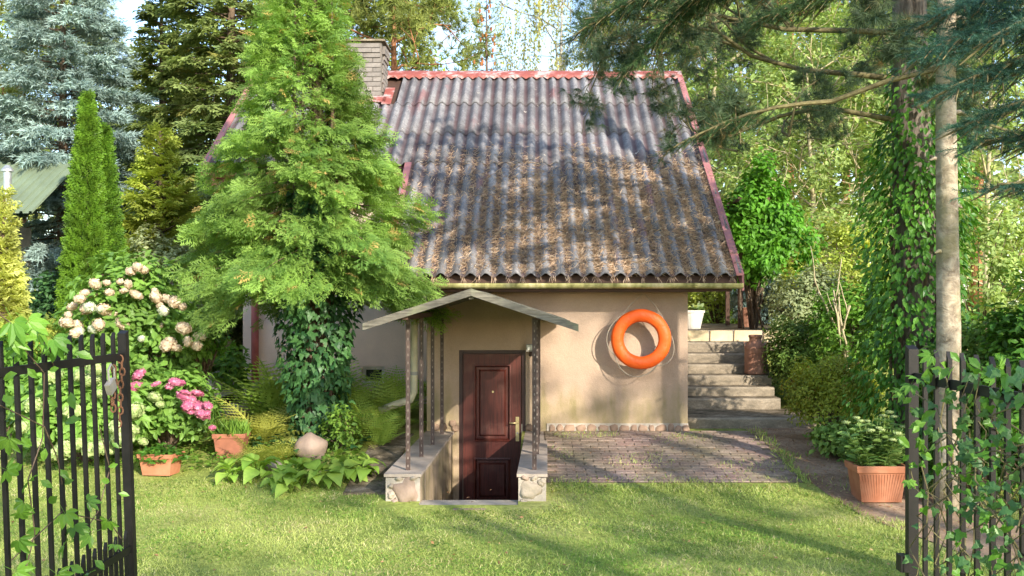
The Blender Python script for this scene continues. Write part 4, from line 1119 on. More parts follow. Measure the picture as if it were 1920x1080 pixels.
# ---- the big thuja in front of the house
def build_thuja():
    rng = np.random.default_rng(101)
    r = tree_root('thuja_tree', 'tall bright green thuja with an ivy-clad trunk in front of the house', 596, 11.4)
    H = 6.7
    prof = lambda t: np.interp(t, [0, .08, .22, .40, .55, .70, 1], [1.36, 1.44, 1.06, .70, .47, .33, .07])
    mb = MB()
    P, f, U, s, tone, lines, L = conifer(rng, 1.95, H, prof, 260, 84, (40, -10), -.12, .34, .18, 1.10, (10, 75), .50)
    rd = nrm(P*[1, 1, 0]); U = rd*.95 + np.array([0, 0, .40]) + rng.normal(0, .45, P.shape); P = P + rng.normal(0, .05, P.shape); f = f + rd*.35 + rng.normal(0, .2, P.shape)
    P[:, 0] -= .045*np.maximum(P[:, 2]-1, 0)
    k = rng.integers(0, 3, len(P))
    tone = np.where(rng.random(len(P)) < .028, 1.0, tone*.9)
    for q in range(3):
        w = k == q; mb.inst(T_SPRAY[q], P[w], f[w], U[w], .215*rng.uniform(.55, 1.3, w.sum())*(1 - .25*P[w][:, 2]/H), tone[w])
    # hanging lower skirts
    mb.build('crown', M['thuja'], r, local=True)
    def extra(m_):
        for dx, dy, z0, z1 in ((.12, -.08, 1.5, 5.6), (-.16, -.05, 1.2, 5.2), (-.08, -.14, 1.3, 4.6), (.05, .12, 1.2, 5.0)):
            m_.tube([(0, 0, z0-.8), (dx, dy, z0), (dx*1.6, dy*1.6, (z0+z1)/2), (dx*1.5, dy*1.5, z1)], [.05, .035, .024, .008], 6)
    trunk_part(r, H-.3, .15, M['bark_brown'], rng, .05, .012, lines=lines, lr=.010, extra=extra)
    # ivy round its trunk
    iv = tree_root('ivy', 'dark glossy ivy wrapped thickly round the thuja trunk', 596, 11.4, cat='ivy')
    st = MB()
    for k in range(9):
        a = k*.7; pts = [(.17*math.cos(a + .25*u), .17*math.sin(a + .25*u) , .02 + u*.42) for u in range(6)]; st.tube(pts, [.016]*4 + [.01, .004], 5)
    st.build('stem', M['bark_brown'], iv, local=True)
    def spot(n):
        z = rng.random(n)**.95 * 2.9 - .05; a = rng.uniform(0, 2*PI, n)
        rad = np.interp(z, [0, .25, .8, 1.5, 2.1, 2.7], [.36, .28, .34, .41, .42, .34]) * rng.uniform(.72, 1.12, n) * (1 + .15*np.sin(3*a + 4*z))
        d = np.stack([np.cos(a), np.sin(a), 0*a], -1); return d*rad[:, None] + np.stack([0*z, 0*z, z], -1), d, z
    P, d, z = spot(3600)
    m_ = MB(); m_.inst(T_IVY, P, nrm(np.array([0, 0, -1.0]) + d*.55 + rng.normal(0, .35, P.shape)), d + rng.normal(0, .3, P.shape), .085*rng.uniform(.6, 1.2, len(P)), rng.random(len(P))*.95)
    # a few creeping over the ground and boulder
    a = rng.uniform(0, 2*PI, 260); q = rng.random(260)**.6*.62 + .15; Pg = np.stack([np.cos(a)*q - .05, np.sin(a)*q*.8 - .25, .03 + rng.random(260)*.10], -1)
    m_.inst(T_IVY, Pg, rng.normal(0, 1, Pg.shape)*[1, 1, .2], np.array([0, 0, 1.0]) + rng.normal(0, .3, Pg.shape), .07*rng.uniform(.6, 1.2, 260), rng.random(260))
    m_.build('foliage', M['ivy'], iv, local=True, kind='stuff')
    lm = MB(); lm.inst(T_IVY, [[0, 0, 0]], [[0, 1, 0]], [[0, 0, 1]], 1.0, .4); l1 = lm.mesh('ivy_leaf', M['ivy'])
    lm = MB(); lm.inst(T_IVY, [[0, 0, 0]], [[0, 1, 0]], [[0, 0, 1]], 1.0, .8); l2 = lm.mesh('ivy_leaf', M['ivy'])
    P, d, z = spot(900); w = d[:, 1] < -.15; P, d = P[w][:230], d[w][:230]
    for p, dd in zip(P, d):
        ff = Vector(nrm(np.array([0, 0, -1.0]) + dd*.6 + rng.normal(0, .3, 3))); uu = Vector(nrm(dd + rng.normal(0, .25, 3)))
        sx = ff.cross(uu).normalized(); uu = sx.cross(ff); mt = Matrix((sx, ff, uu)).transposed()
        obj('leaf', l1 if rng.random() < .6 else l2, iv, tuple(p*np.array([1.06, 1.10, 1])), mt.to_euler(), .10*rng.uniform(.75, 1.2))
build_thuja()

# ---- other conifers on the left
def build_left_conifers():
    rng = np.random.default_rng(202)
    # blue spruce
    r = tree_root('blue_spruce', 'large silvery blue spruce behind the columnar thuja', 118, 18.5)
    H = 9.2; prof = lambda t: np.interp(t, [0, .08, .5, 1], [2.1, 2.35, 1.45, .1]); mb = MB()
    P, f, U, s, tone, lines, L = conifer(rng, .7, H, prof, 260, 62, (18, -14), -.06, .30, .18, 1.15, (20, 70), .36)
    k = rng.integers(0, 2, len(P))
    for q in range(2):
        w = k == q; mb.inst(T_TWIG_FAR[q], P[w], f[w], U[w], .30*rng.uniform(.7, 1.2, w.sum()), tone[w])
    mb.build('crown', M['bluespruce'], r, local=True); trunk_part(r, H, .13, M['bark_brown'], rng, .04, .01, lines=lines, lr=.014)
    # columnar thujas (two tips)
    def column(px, Y, H, rad, label, tone0):
        r = tree_root('columnar_thuja', label, px, Y, 'dense columnar thujas')
        mb = MB(); n = int(5200*H/3.4); z = rng.random(n)**1.05*H; a = rng.uniform(0, 2*PI, n)
        R_ = np.interp(z/H, [0, .06, .35, .7, .9, 1], [.8, .95, 1.0, .58, .20, .0])*rad
        lump = 1 + .10*np.sin(5*a + 2.6*z) * np.sin(6*z + a*2)
        d = np.stack([np.cos(a), np.sin(a), 0*a], -1); rr = R_*lump*rng.uniform(.78, 1.03, n)
        mb.inst(T_SPRAY_S, d*rr[:, None] + np.stack([0*z, 0*z, z], -1), np.array([0, 0, 1.0]) + d*.55 + rng.normal(0, .28, (n, 3)), np.cross(d, [0, 0, 1.0]) + rng.normal(0, .7, (n, 3)), .14*rng.uniform(.7, 1.2, n), np.clip(tone0 + rng.random(n)*.6, 0, 1))
        mb.build('crown', M['columnar'], r, local=True); trunk_part(r, H*.85, .05, M['bark_brown'], rng, .0, .004)
    column(164, 14.6, 4.45, .33, 'dense bright green columnar thuja with the taller pointed tip', .25)
    column(196, 14.8, 4.0, .27, 'slimmer columnar thuja leaning against the taller one, lower tip', .05)
    # dark conifers behind
    def dark(px, Y, H, R0, label, matn='hemlock', nb=190, per=40, scale=.34, name='conifer_tree', p0=(22, -14), curve=-.10, tm=None, group='tall conifers behind the garden'):
        r = tree_root(name, label, px, Y, group)
        prof = lambda t: np.interp(t, [0, .1, .5, 1], [.92*R0, R0, .6*R0, .05*R0]); mb = MB()
        P, f, U, s, tone, lines, L = conifer(rng, .6, H, prof, nb, per, p0, curve, .35, .2, 1.1, (20, 70), .36)
        mb.inst(T_SPRAY_S if tm is None else tm, P, f, U, scale*rng.uniform(.7, 1.2, len(P)), tone)
        mb.build('crown', M[matn], r, local=True); trunk_part(r, H, .17, M['bark_brown'], rng, .05, .01, lines=lines, lr=.02); return r
    dark(430, 19.0, 10.5, 2.3, 'tall dark green conifer with drooping sprays left of the thuja', nb=230, per=36)
    dark(305, 22.5, 8.7, 1.75, 'slender dark conifer with a pointed top against the sky gap', nb=190, scale=.36)
    dark(560, 24.5, 13.0, 2.3, 'dark conifer rising behind the chimney and thuja', scale=.42)
    dark(298, 16.4, 4.3, 1.15, 'loose yellow-green thuja beside the columnar thujas', 'lime', 120, 60, .24, 'golden_thuja', (48, 10), .0)
    dark(6, 13.2, 2.95, .36, 'golden yellow thuja at the edge of the garden by the gate', 'yellow', 150, 85, .17, 'golden_thuja', (60, 35), .05)
    # far left pine with an orange trunk
    global pine_a
    pine_a = pine_tree('tall pine with an orange trunk behind the blue spruce', 40, 23.5, 13.0, rng)

def pine_tree(label, px, Y, H, rng, X=None, crown0=.30):
    r = tree_root('pine_tree', label, px, Y, 'pines with orange trunks', X)
    segs, tips = [], []
    for k in range(22):
        z = H*(crown0 + (.97-crown0)*(k+.5)/22); a = k*2.4; L = np.interp(z/H, [crown0, .6, 1], [2.1, 2.0, .5])
        limbs(rng, (0, 0, z), (math.cos(a), math.sin(a), .18), L, .045, 2, segs, tips, .55, .03, (2, 4), .55, .18, 3)
    C = np.array([t[0] for t in tips]); D = np.array([t[1] for t in tips])
    n = 17; b = np.repeat(np.arange(len(C)), n); m_ = len(b)
    P = C[b] + rng.normal(0, .19, (m_, 3)); mb = MB()
    tone = np.clip(rng.random(len(C))[b]*.5 + rng.random(m_)*.55, 0, 1)
    mb.inst(T_TUFT_FAR, P, D[b] + rng.normal(0, .5, (m_, 3)) + [0, 0, .3], rng.normal(0, 1, (m_, 3)), .26*rng.uniform(.7, 1.2, m_), tone)
    mb.build('crown', M['pinefar'], r, local=True)
    def extra(q):
        for pts, rr in segs: q.tube(pts, rr, 4, cap=False)
    trunk_part(r, H, .17, M['bark_orange'], rng, .10, .02, extra=extra); return r
build_left_conifers()

# ---- broadleaved background trees
def broad_tree(name, label, px, Y, H, rng, matn, bark, leaf=.16, per=34, spread=.65, grav=0.0, crown0=.25, hang=.2, r0=.12, nl=16, group=None, lenf=.30, X=None, clump=.30):
    r = tree_root(name, label, px, Y, group, X); segs, tips = [], []
    for k in range(nl):
        z = H*(crown0 + (.95-crown0)*(k+.5)/nl); a = k*2.4 + rng.uniform(-.3, .3); L = H*lenf*np.interp(z/H, [crown0, .55, 1], [.9, 1.0, .45])
        limbs(rng, (0, 0, z), (math.cos(a), math.sin(a), .75), L, r0*.35, 2, segs, tips, spread, grav, (2, 4), .6, .2, 3)
    C = np.array([t[0] for t in tips]); D = np.array([t[1] for t in tips]); mb = MB()
    clumps(mb, rng, C, nrm(D + [0, 0, .2]), clump, per, leaf, T_RHOMB, hang=hang)
    mb.build('crown', M[matn], r, local=True)
    def extra(q):
        for pts, rr in segs: q.tube(pts, np.maximum(rr, .006), 4, cap=False)
    trunk_part(r, H*.92, r0, M[bark], rng, .15, .02, extra=extra); return r

def weeping_birch(label, px, Y, H, rng, matn='birch', group='weeping birches'):
    r = tree_root('birch_tree', label, px, Y, group); segs, tips = [], []
    for k in range(13):
        z = H*(.35 + .6*(k+.5)/13); a = k*2.4; limbs(rng, (0, 0, z), (math.cos(a), math.sin(a), 1.0), H*.17, .03, 1, segs, tips, .5, -.05, (2, 4), .7, .2, 3)
    mb = MB(); tw = []
    for p, d in tips:
        for k in range(5):
            q = p + rng.normal(0, .22, 3); n = int(rng.integers(10, 22)); L = n*.085; o = rng.normal(0, .1, 3)
            pts = [q + np.array([o[0]*u, o[1]*u, -L*u]) for u in (0, .3, .65, 1)]; tw.append(pts)
            P = np.array([q + np.array([o[0]*u, o[1]*u, -L*u]) for u in np.repeat(np.linspace(.05, 1, n), 2)]) + rng.normal(0, .035, (2*n, 3))
            mb.inst(T_RHOMB, P, rng.normal(0, .6, P.shape) + [0, 0, -1], rng.normal(0, 1, P.shape), .095*rng.uniform(.7, 1.2, len(P)), np.clip(rng.random(len(P))*.9, 0, 1))
    mb.build('crown', M[matn], r, local=True)
    def extra(q):
        for pts, rr in segs: q.tube(pts, np.maximum(rr, .006), 4, cap=False)
        for pts in tw: q.tube(pts, [.006, .005, .004, .003], 3, cap=False)
    trunk_part(r, H*.93, .13, M['birch_bark'], rng, .12, .02, extra=extra); return r

def build_background():
    rng = np.random.default_rng(303)
    # top centre, behind the ridge
    pine_tree('sunlit pine with spreading boughs right behind the chimney', 742, 27.0, 11.6, rng, crown0=.25)
    b1 = weeping_birch('thin weeping birch with trailing yellow twigs above the roof ridge', 1045, 31, 12.0, rng)
    copy_tree(b1, 'denser weeping birch rising behind the right half of the ridge', (at(1120, 0, 29)[0], 29, .6), 1.9, 1.12)
    # larch top with brown cones
    r = tree_root('cone_bearing_conifer', 'narrow conifer tip hung with red-brown cones above the ridge', 912, 23.0)
    H = 8.2; mb = MB(); P, f, U, s, tone, lines, L = conifer(rng, 2.5, H, lambda t: np.interp(t, [0, 1], [1.0, .12]), 75, 22, (25, 5), -.05, .1)
    mb.inst(T_TWIG_FAR[0], P, f, U, .22, tone); mb.build('crown', M['larch'], r, local=True)
    cn = MB(); w = (rng.random(len(P)) < .22) & (P[:, 2] > 5.6)
    for p in P[w]: cn.lathe([(0, 0), (.024, -.02), (.029, -.055), (.02, -.095), (0, -.115)], p + rng.normal(0, .05, 3), 6)
    cn.build('cones', M['cone'], r, local=True, kind='stuff'); trunk_part(r, H, .10, M['bark_brown'], rng, .03, .008, lines=lines, lr=.01)
    # right-hand woods
    p1 = pine_tree('pine with a straight orange trunk behind the vine-covered pergola', 1478, 27, 14.0, rng, crown0=.34)
    copy_tree(p1, 'pine whose orange trunk shows through the twigs beside the old ivy tree', (at(1590, 0, 33)[0], 33, 1.5), 2.2, 1.05)
    copy_tree(p1, 'distant pine above the right end of the ridge', (at(1240, 0, 36)[0], 36, 1.5), 4.0, 1.0)
    copy_tree(p1, 'distant pine filling the corner behind the near blue-green spruce', (at(1830, 0, 30)[0], 30, 1.5), 5.1, 1.1)
    w1 = broad_tree('leafy_tree', 'pale yellow-green leafy tree behind the pergola, thin grey stems', 1525, 19.5, 5.6, rng, 'broad', 'stem_pale', .115, 30, .6, 0, .12, .2, .07, 18, 'pale leafy trees on the right', .30)
    copy_tree(w1, 'pale leafy tree glowing between the pergola and the ivy trunk', (at(1618, 0, 23)[0], 23, 1.2), 2.0, 1.25)
    copy_tree(w1, 'pale leafy tree seen between the smooth trunk and the gate top', (at(1850, 0, 19)[0], 19, 1.1), 3.4, 1.0)
    copy_tree(w1, 'tall pale leafy tree above the verge of the roof', (at(1390, 0, 28)[0], 28, 1.4), 1.1, 1.55)
    copy_tree(w1, 'pale leafy tree far behind the garden steps', (at(1440, 0, 24)[0], 24, 1.3), 5.0, 1.05)
    copy_tree(w1, 'pale leafy tree at the back on the far right', (at(1740, 0, 26)[0], 26, 1.3), .4, 1.4)
    copy_tree(w1, 'pale leafy tree just right of the roof ridge end', (at(1330, 0, 25)[0], 25, 1.3), 2.9, 1.5)
    copy_tree(w1, 'pale leafy tree right behind the ivy-clad pine', (at(1665, 0, 20.5)[0], 20.5, 1.15), 4.4, 1.2)
    copy_tree(w1, 'tall pale leafy tree at the back between the pines', (at(1555, 0, 30)[0], 30, 1.4), 5.7, 1.7)
    w2 = broad_tree('leafy_tree', 'mid green leafy tree behind the thuja and the blue spruce', 520, 31, 11.5, rng, 'lime', 'bark_brown', .21, 30, .6, 0, .15, .2, .14, 18, 'green leafy trees on the left', .26, clump=.42)
    copy_tree(w2, 'mid green leafy tree filling the gap behind the dark conifers', (at(400, 0, 36)[0], 36, .6), 2.5, .85)
    copy_tree(w2, 'mid green leafy tree behind the shed roof at the far left', (at(-20, 0, 33)[0], 33, .6), 4.5, 1.1)
    copy_tree(w2, 'yellow-green leafy tree crown behind the chimney top', (at(690, 0, 38)[0], 38, .6), 5.5, 1.15)
    # far woodland as one mass
    mb = MB(); n = 900; x = rng.uniform(-75, 75, n); y = rng.uniform(48, 68, n); z = rng.uniform(.4, 9.5, n)**1.0
    C = np.stack([x, y, z], -1); clumps(mb, rng, C, np.tile([0, -.9, .3], (n, 1)), rng.uniform(1.4, 2.6, n), 46, .75, T_RHOMB)
    mb.build('woodland', M['wood_far'], kind='stuff')['label'] = 'far woodland reading as one yellow-green mass'
    # trees on the near side, out of frame, that dapple the lawn and the wall
    for x, y, H, sc, lb in ((6.6, -2.6, 8.0, 1, 'pine standing beside the entrance, out of the picture'), (4.6, -6.5, 8.0, 1, 'lower pine farther behind the entrance, out of the picture'), (10.3, -2.4, 10.2, 1, 'tallest pine along the boundary, out of the picture')):
        shade_tree(lb, x, y, H, rng, .95 if x > 10 else .62)

def shade_tree(label, x, y, H, rng, keep=.62):
    r = thing('pine_tree', label, 'tree', (x, y, -.3), 'pines near the entrance'); segs, tips = [], []
    for k in range(17):
        z = H*(.26 + .70*(k+.5)/17); a = k*2.4; L = np.interp(z/H, [.26, .55, 1], [2.1, 2.0, .5]); limbs(rng, (0, 0, z), (math.cos(a), math.sin(a), .1), L, .04, 2, segs, tips, .6, .0, (2, 3), .55, .2, 3)
    C = np.array([t[0] for t in tips]); D = np.array([t[1] for t in tips]); w = rng.random(len(C)) < keep; C, D = C[w], D[w]; mb = MB(); n = 5; b = np.repeat(np.arange(len(C)), n); m_ = len(b)
    mb.inst(T_TUFT_FAR, C[b] + rng.normal(0, .12, (m_, 3)), D[b] + rng.normal(0, .5, (m_, 3)), rng.normal(0, 1, (m_, 3)), .24*rng.uniform(.7, 1.2, m_))
    mb.build('crown', M['pinefar'], r, local=True)
    def extra(q):
        for pts, rr in segs: q.tube(pts, rr, 4, cap=False)
    trunk_part(r, H, .15, M['bark_orange'], rng, .1, .02, extra=extra)
build_background()

# ---- the trees on the right
def build_right_trees():
    rng = np.random.default_rng(404)
    # old pine with ivy
    Y = 10.4; r = tree_root('old_pine', 'thick old pine trunk with rough bark, lower half buried in ivy', 1716, Y)
    X0 = LOC[r.name][0]; z0 = LOC[r.name][2]; segs, tips = [], []
    specs = [(3.45, 172, 1.9, .055), (3.9, 150, 2.3, .06), (4.0, 190, 1.9, .05), (4.2, 135, 2.5, .05), (4.4, 165, 2.7, .06), (4.8, 230, 1.5, .05), (4.8, 150, 2.7, .05),  (4.5, 260, 1.5, .04), (4.1, 80, 1.6, .04), (3.6, 20, 1.5, .04), (2.9, 0, 1.3, .04), (5.0, 290, 1.6, .04)]
    for z, a, L, rr in specs:
        limbs(rng, (0, 0, z - z0), (math.cos(R(a)), math.sin(R(a)), .12), L, rr*.62, 3, segs, tips, .62, -.03, (3, 5), .50, .20, 4)
    def extra(q):
        for pts, rr in segs:
            if pts[-1][2] + z0 > 3.3: q.tube(pts, np.maximum(rr, .0035), 5, cap=False)
    mb = MB(); n = 9; zs = np.linspace(-.2, 7.2, n); mb.tube(np.stack([.03*np.sin(zs), .02*zs, zs], -1), np.linspace(.25, .13, n), 14, wob=.16, rng=rng); mb.build('trunk', M['bark'], r, smooth=True, local=True)
    mb = MB(); extra(mb); mb.build('branches', M['twig'], r, smooth=True, local=True, kind='stuff')
    C = np.array([t[0] for t in tips]); D = np.array([t[1] for t in tips]); w = (rng.random(len(C)) < .8) & (C[:, 2] + z0 > 3.35); C, D = C[w], D[w]
    k = 10; b = np.repeat(np.arange(len(C)), k); m_ = len(b); mb = MB()
    mb.inst(T_TUFT, C[b] + rng.normal(0, .05, (m_, 3)), D[b] + rng.normal(0, .45, (m_, 3)), rng.normal(0, 1, (m_, 3)), .15*rng.uniform(.7, 1.2, m_), np.clip(rng.random(m_), 0, 1))
    mb.build('crown', M['pinetuft'], r, local=True)
    # ivy on it
    iv = tree_root('ivy', 'leafy green ivy climbing the old pine trunk on the right', 1716, Y, cat='ivy')
    st = MB()
    for q in range(8):
        a = q*.8; st.tube([(.24*math.cos(a+.2*u), .24*math.sin(a+.2*u), u*.5) for u in range(7)], [.018]*5 + [.012, .005], 5)
    st.build('stem', M['bark_brown'], iv, local=True)
    def spot(n):
        z = rng.random(n)*4.5; a = rng.uniform(0, 2*PI, n); a = a + .3*np.sin(z*2)
        rad = np.interp(z, [0, .5, 1.5, 2.4, 3.2, 3.7, 4.5], [.56, .54, .54, .50, .43, .34, .27])*rng.uniform(.62, 1.12, n)*(1 + .2*np.sin(2*a + 3*z))
        d = np.stack([np.cos(a), np.sin(a), 0*a], -1); return d*rad[:, None] + np.stack([0*z, 0*z, z], -1), d, z
    P, d, z = spot(9500); keep = rng.random(len(z)) < np.interp(z, [0, 3.1, 3.6, 4.5], [1, 1, .45, .2]); P, d = P[keep], d[keep]
    mb = MB(); mb.inst(T_LEAF, P, nrm(np.array([0, 0, -1.0]) + d*.8 + rng.normal(0, .4, P.shape)), d + [0, 0, .4] + rng.normal(0, .3, P.shape), .085*rng.uniform(.6, 1.2, len(P)), rng.random(len(P)))
    mb.build('foliage', M['ivy2'], iv, local=True, kind='stuff')
    lm = []
    for tone in (.3, .6, .9):
        q = MB(); q.inst(T_LEAF, [[0, 0, 0]], [[0, 1, 0]], [[0, 0, 1]], 1.0, tone); lm.append(q.mesh('ivy_leaf', M['ivy2']))
    P, d, z = spot(1100); w = (d[:, 1] < -.1) & (z < 3.4); P, d = P[w][:220], d[w][:220]
    for p, dd in zip(P, d):
        ff = Vector(nrm(np.array([0, 0, -1.0]) + dd*.8 + rng.normal(0, .35, 3))); uu = Vector(nrm(dd + [0, 0, .4] + rng.normal(0, .25, 3)))
        sx = ff.cross(uu).normalized(); uu = sx.cross(ff); obj('leaf', lm[int(rng.integers(3))], iv, tuple(p*[1.07, 1.07, 1]), Matrix((sx, ff, uu)).transposed().to_euler(), .10*rng.uniform(.75, 1.2))
    # smooth trunk spruce
    Y = 9.0; r = tree_root('spruce_tree', 'slim spruce with a smooth pale trunk standing in front of the ivy pine', 1776, Y)
    mb = MB(); zs = np.linspace(-.2, 6.5, 12); mb.tube(np.stack([.015*np.sin(zs*1.3), .01*np.cos(zs), zs], -1), np.interp(zs, [0, 1, 4.5, 6.5], [.125, .108, .082, .05]), 14, wob=.05, rng=rng)
    for z in np.arange(1.9, 4.6, .42):
        a = z*7; mb.tube([(0, 0, z), (.12*math.cos(a), .12*math.sin(a), z+.01), (.17*math.cos(a), .17*math.sin(a), z-.01)], [.03, .018, .008], 6)
    mb.build('trunk', M['bark_smooth'], r, smooth=True, local=True)
    # its boughs: long ones reach left over the roof, some right
    mb = MB(); wd = MB(); zb = LOC[r.name][2]
    def bough(p0, p1, L2, n2, tone, size=.135):
        p0 = np.array(p0, float); p1 = np.array(p1, float); ax = p1 - p0; Lb = np.linalg.norm(ax); ax = ax/Lb
        pts = [p0 + (p1-p0)*u + np.array([0, 0, .12*Lb*math.sin(PI*u)*.6]) for u in np.linspace(0, 1, 7)]; wd.tube(pts, np.linspace(.024, .005, 7), 6)
        if math.hypot(p0[0], p0[1]) > .15: wd.tube([(0, 0, p0[2] + .25), p0*[.5, .5, 1] + [0, 0, .16], p0], [.024, .024, .024], 6)
        lat = nrm(np.cross(ax, [0, 0, 1.0]))
        for k in range(n2):
            u = .30 + .70*(k+.5)/n2; q = pts[min(int(u*6), 5)]; q = q + (pts[min(int(u*6)+1, 6)]-q)*(u*6 - int(u*6)); sg = 1 if k % 2 else -1
            d = nrm(ax*.75 + lat*sg*rng.uniform(.4, .9) + np.array([0, 0, -.25]) + rng.normal(0, .12, 3)); l2 = L2*(1.15-u)*rng.uniform(.7, 1.2) + .12
            tp = [q, q + d*l2*.5 + [0, 0, -.02], q + d*l2 + [0, 0, -.09*l2/.4]]; wd.tube(tp, [.009, .006, .003], 4, cap=False)
            m_ = max(6, int(l2/.019)); v = rng.random(m_); P = q + d*l2*v[:, None]; la = nrm(np.cross(d, [0, 0, 1.0])); s2 = rng.choice([-1, 1], m_)
            ff = d*.8 + la*(s2*rng.uniform(.3, 1.2, m_))[:, None] + rng.normal(0, .42, (m_, 3)) + [0, 0, -.10]
            for h in (0, 1):
                w = (np.arange(m_) % 2) == h; mb.inst(T_TWIG_NEAR[h], P[w], ff[w], rng.normal(0, 1, (w.sum(), 3)), size*rng.uniform(.65, 1.15, w.sum()), np.clip(tone + rng.random(w.sum())*.8, 0, .95))
    def loc(px, py, Yp): return at(px, py, Yp) - np.array(LOC[r.name])
    for a, b_, L2, n2 in (((1500, -90, 8.9), (1085, 60, 8.8), .50, 34), ((1500, -120, 9.2), (1165, 140, 9.1), .46, 32), ((1560, -110, 8.8), (1250, 40, 8.8), .46, 26), ((1640, -60, 8.6), (1300, -10, 8.5), .5, 26), ((1600, -80, 9.2), (1150, -15, 9.2), .5, 26), ((1700, -40, 8.4), (1420, 40, 8.4), .45, 22), ((1560, 190, 9.3), (1245, 285, 9.3), .26, 12)):
        bough(loc(*a), loc(*b_), L2, n2, .05)
    mb.build('crown', M['limbneedle'], r, local=True); wd.build('branches', M['twig'], r, local=True, kind='stuff')
    # near blue-green spruce whose trunk stands out of the picture
    Xs, Ys_ = 3.55, 5.6; r = thing('spruce_tree', 'near dark blue-green spruce reaching in from the edge above the gate', 'tree', (Xs, Ys_, -.3))
    t = MB(); zs = np.linspace(-.1, 6.5, 9); t.tube(np.stack([0*zs, 0*zs, zs], -1), np.linspace(.12, .03, 9), 12, wob=.08, rng=rng); t.build('trunk', M['bark'], r, smooth=True, local=True)
    mb = MB(); wd = MB()
    for a, b_, L2, n2 in (((2185, 20, 5.58), (1735, 95, 5.2), .42, 26), ((2185, 95, 5.58), (1780, 165, 5.0), .40, 24), ((2185, -40, 5.58), (1770, 20, 5.4), .45, 26), ((2185, 170, 5.58), (1810, 235, 5.1), .34, 18), ((2185, 310, 5.58), (1838, 265, 5.2), .30, 15), ((2185, 420, 5.58), (1870, 345, 5.1), .26, 12), ((2185, 0, 5.58), (1860, 70, 4.8), .36, 20)):
        bough(loc(*a), loc(*b_), L2, n2, .05, .13)
    mb.build('crown', M['nearspruce'], r, local=True); wd.build('branches', M['twig'], r, local=True, kind='stuff')
build_right_trees()

# ------------------------------------------------------------------ shrubs
def shrub(name, label, px, Y, rx, ry_, H, rng, matn, leaf=.07, ncl=120, per=40, tm=T_LEAF, cat='shrub', stem='bark_brown', X=None, zc=None, clump=.16, group=None, inner=.5, low=-.6, hang=.2, warp=None):
    r = tree_root(name, label, px, Y, group, X, cat); rz = H/2
    C, d = shell_points(rng, ncl, rx, ry_, rz, H*.52 if zc is None else zc, low, inner); C = C if warp is None else warp(C); C[:, 2] = np.maximum(C[:, 2], .06)
    mb = MB(); clumps(mb, rng, C, d, clump, per, leaf, tm, hang=hang); mb.build('foliage', M[matn], r, local=True)
    st = MB()
    for k in range(0, len(C), max(1, len(C)//26)):
        c = C[k]; st.tube([(c[0]*.08, c[1]*.08, -.05), (c[0]*.35, c[1]*.35, c[2]*.55), c], [.016, .010, .004], 5, cap=False)
    st.build('stem', M[stem], r, local=True); return r, C, d

def bloom(kind):
    rg = np.random.default_rng(abs(hash(kind)) % 1000 if False else {'cream': 1, 'white': 2, 'lime': 3, 'pink': 4, 'sedum': 5}[kind])
    mb = MB(); n = 120; d = nrm(rg.normal(0, 1, (n, 3))); sh = {'cream': (1.0, 1.0, .8), 'white': (1, 1, .8), 'lime': (1, 1, .8), 'pink': (1.15, 1.15, .62), 'sedum': (1.1, 1.1, .42)}[kind]
    P = d*np.array(sh)*rg.uniform(.82, 1.05, n)[:, None]
    T4 = tmpl([(0,0,0),(.5,.1,.06),(.62,.6,.0),(.1,.55,.06),(0,1.05,.0),(-.5,.5,.06),(-.6,0,0),(-.1,-.45,.06)], [(0,1,2,3),(0,3,4,5),(0,5,6,7)])
    mb.inst(T4, P - d*.05, np.cross(d, rg.normal(0, 1, (n, 3))), d + rg.normal(0, .25, (n, 3)), .27*rg.uniform(.8, 1.2, n), rg.random(n))
    V, F = [], []
    bm = bmesh.new(); bmesh.ops.create_icosphere(bm, subdivisions=2, radius=.82)
    mb.add(np.array([v.co[:] for v in bm.verts])*np.array(sh), [tuple(v.index for v in f.verts) for f in bm.faces], .1); bm.free()
    return mb.mesh('bloom_' + kind, M[kind + '_bloom'])
BL = {k: bloom(k) for k in ('cream', 'white', 'lime', 'pink', 'sedum')}
def blooms(root, kind, pts, rng, size, name='flower_head'):
    L0 = np.array(LOC[root.name])
    for p in pts:
        obj(name, BL[kind], root, tuple(np.array(p) - L0), (rng.normal(0, .4), rng.normal(0, .4), rng.uniform(0, 6.28)), tuple(size*rng.uniform(.62, 1.12)*rng.uniform(.8, 1.2, 3)))

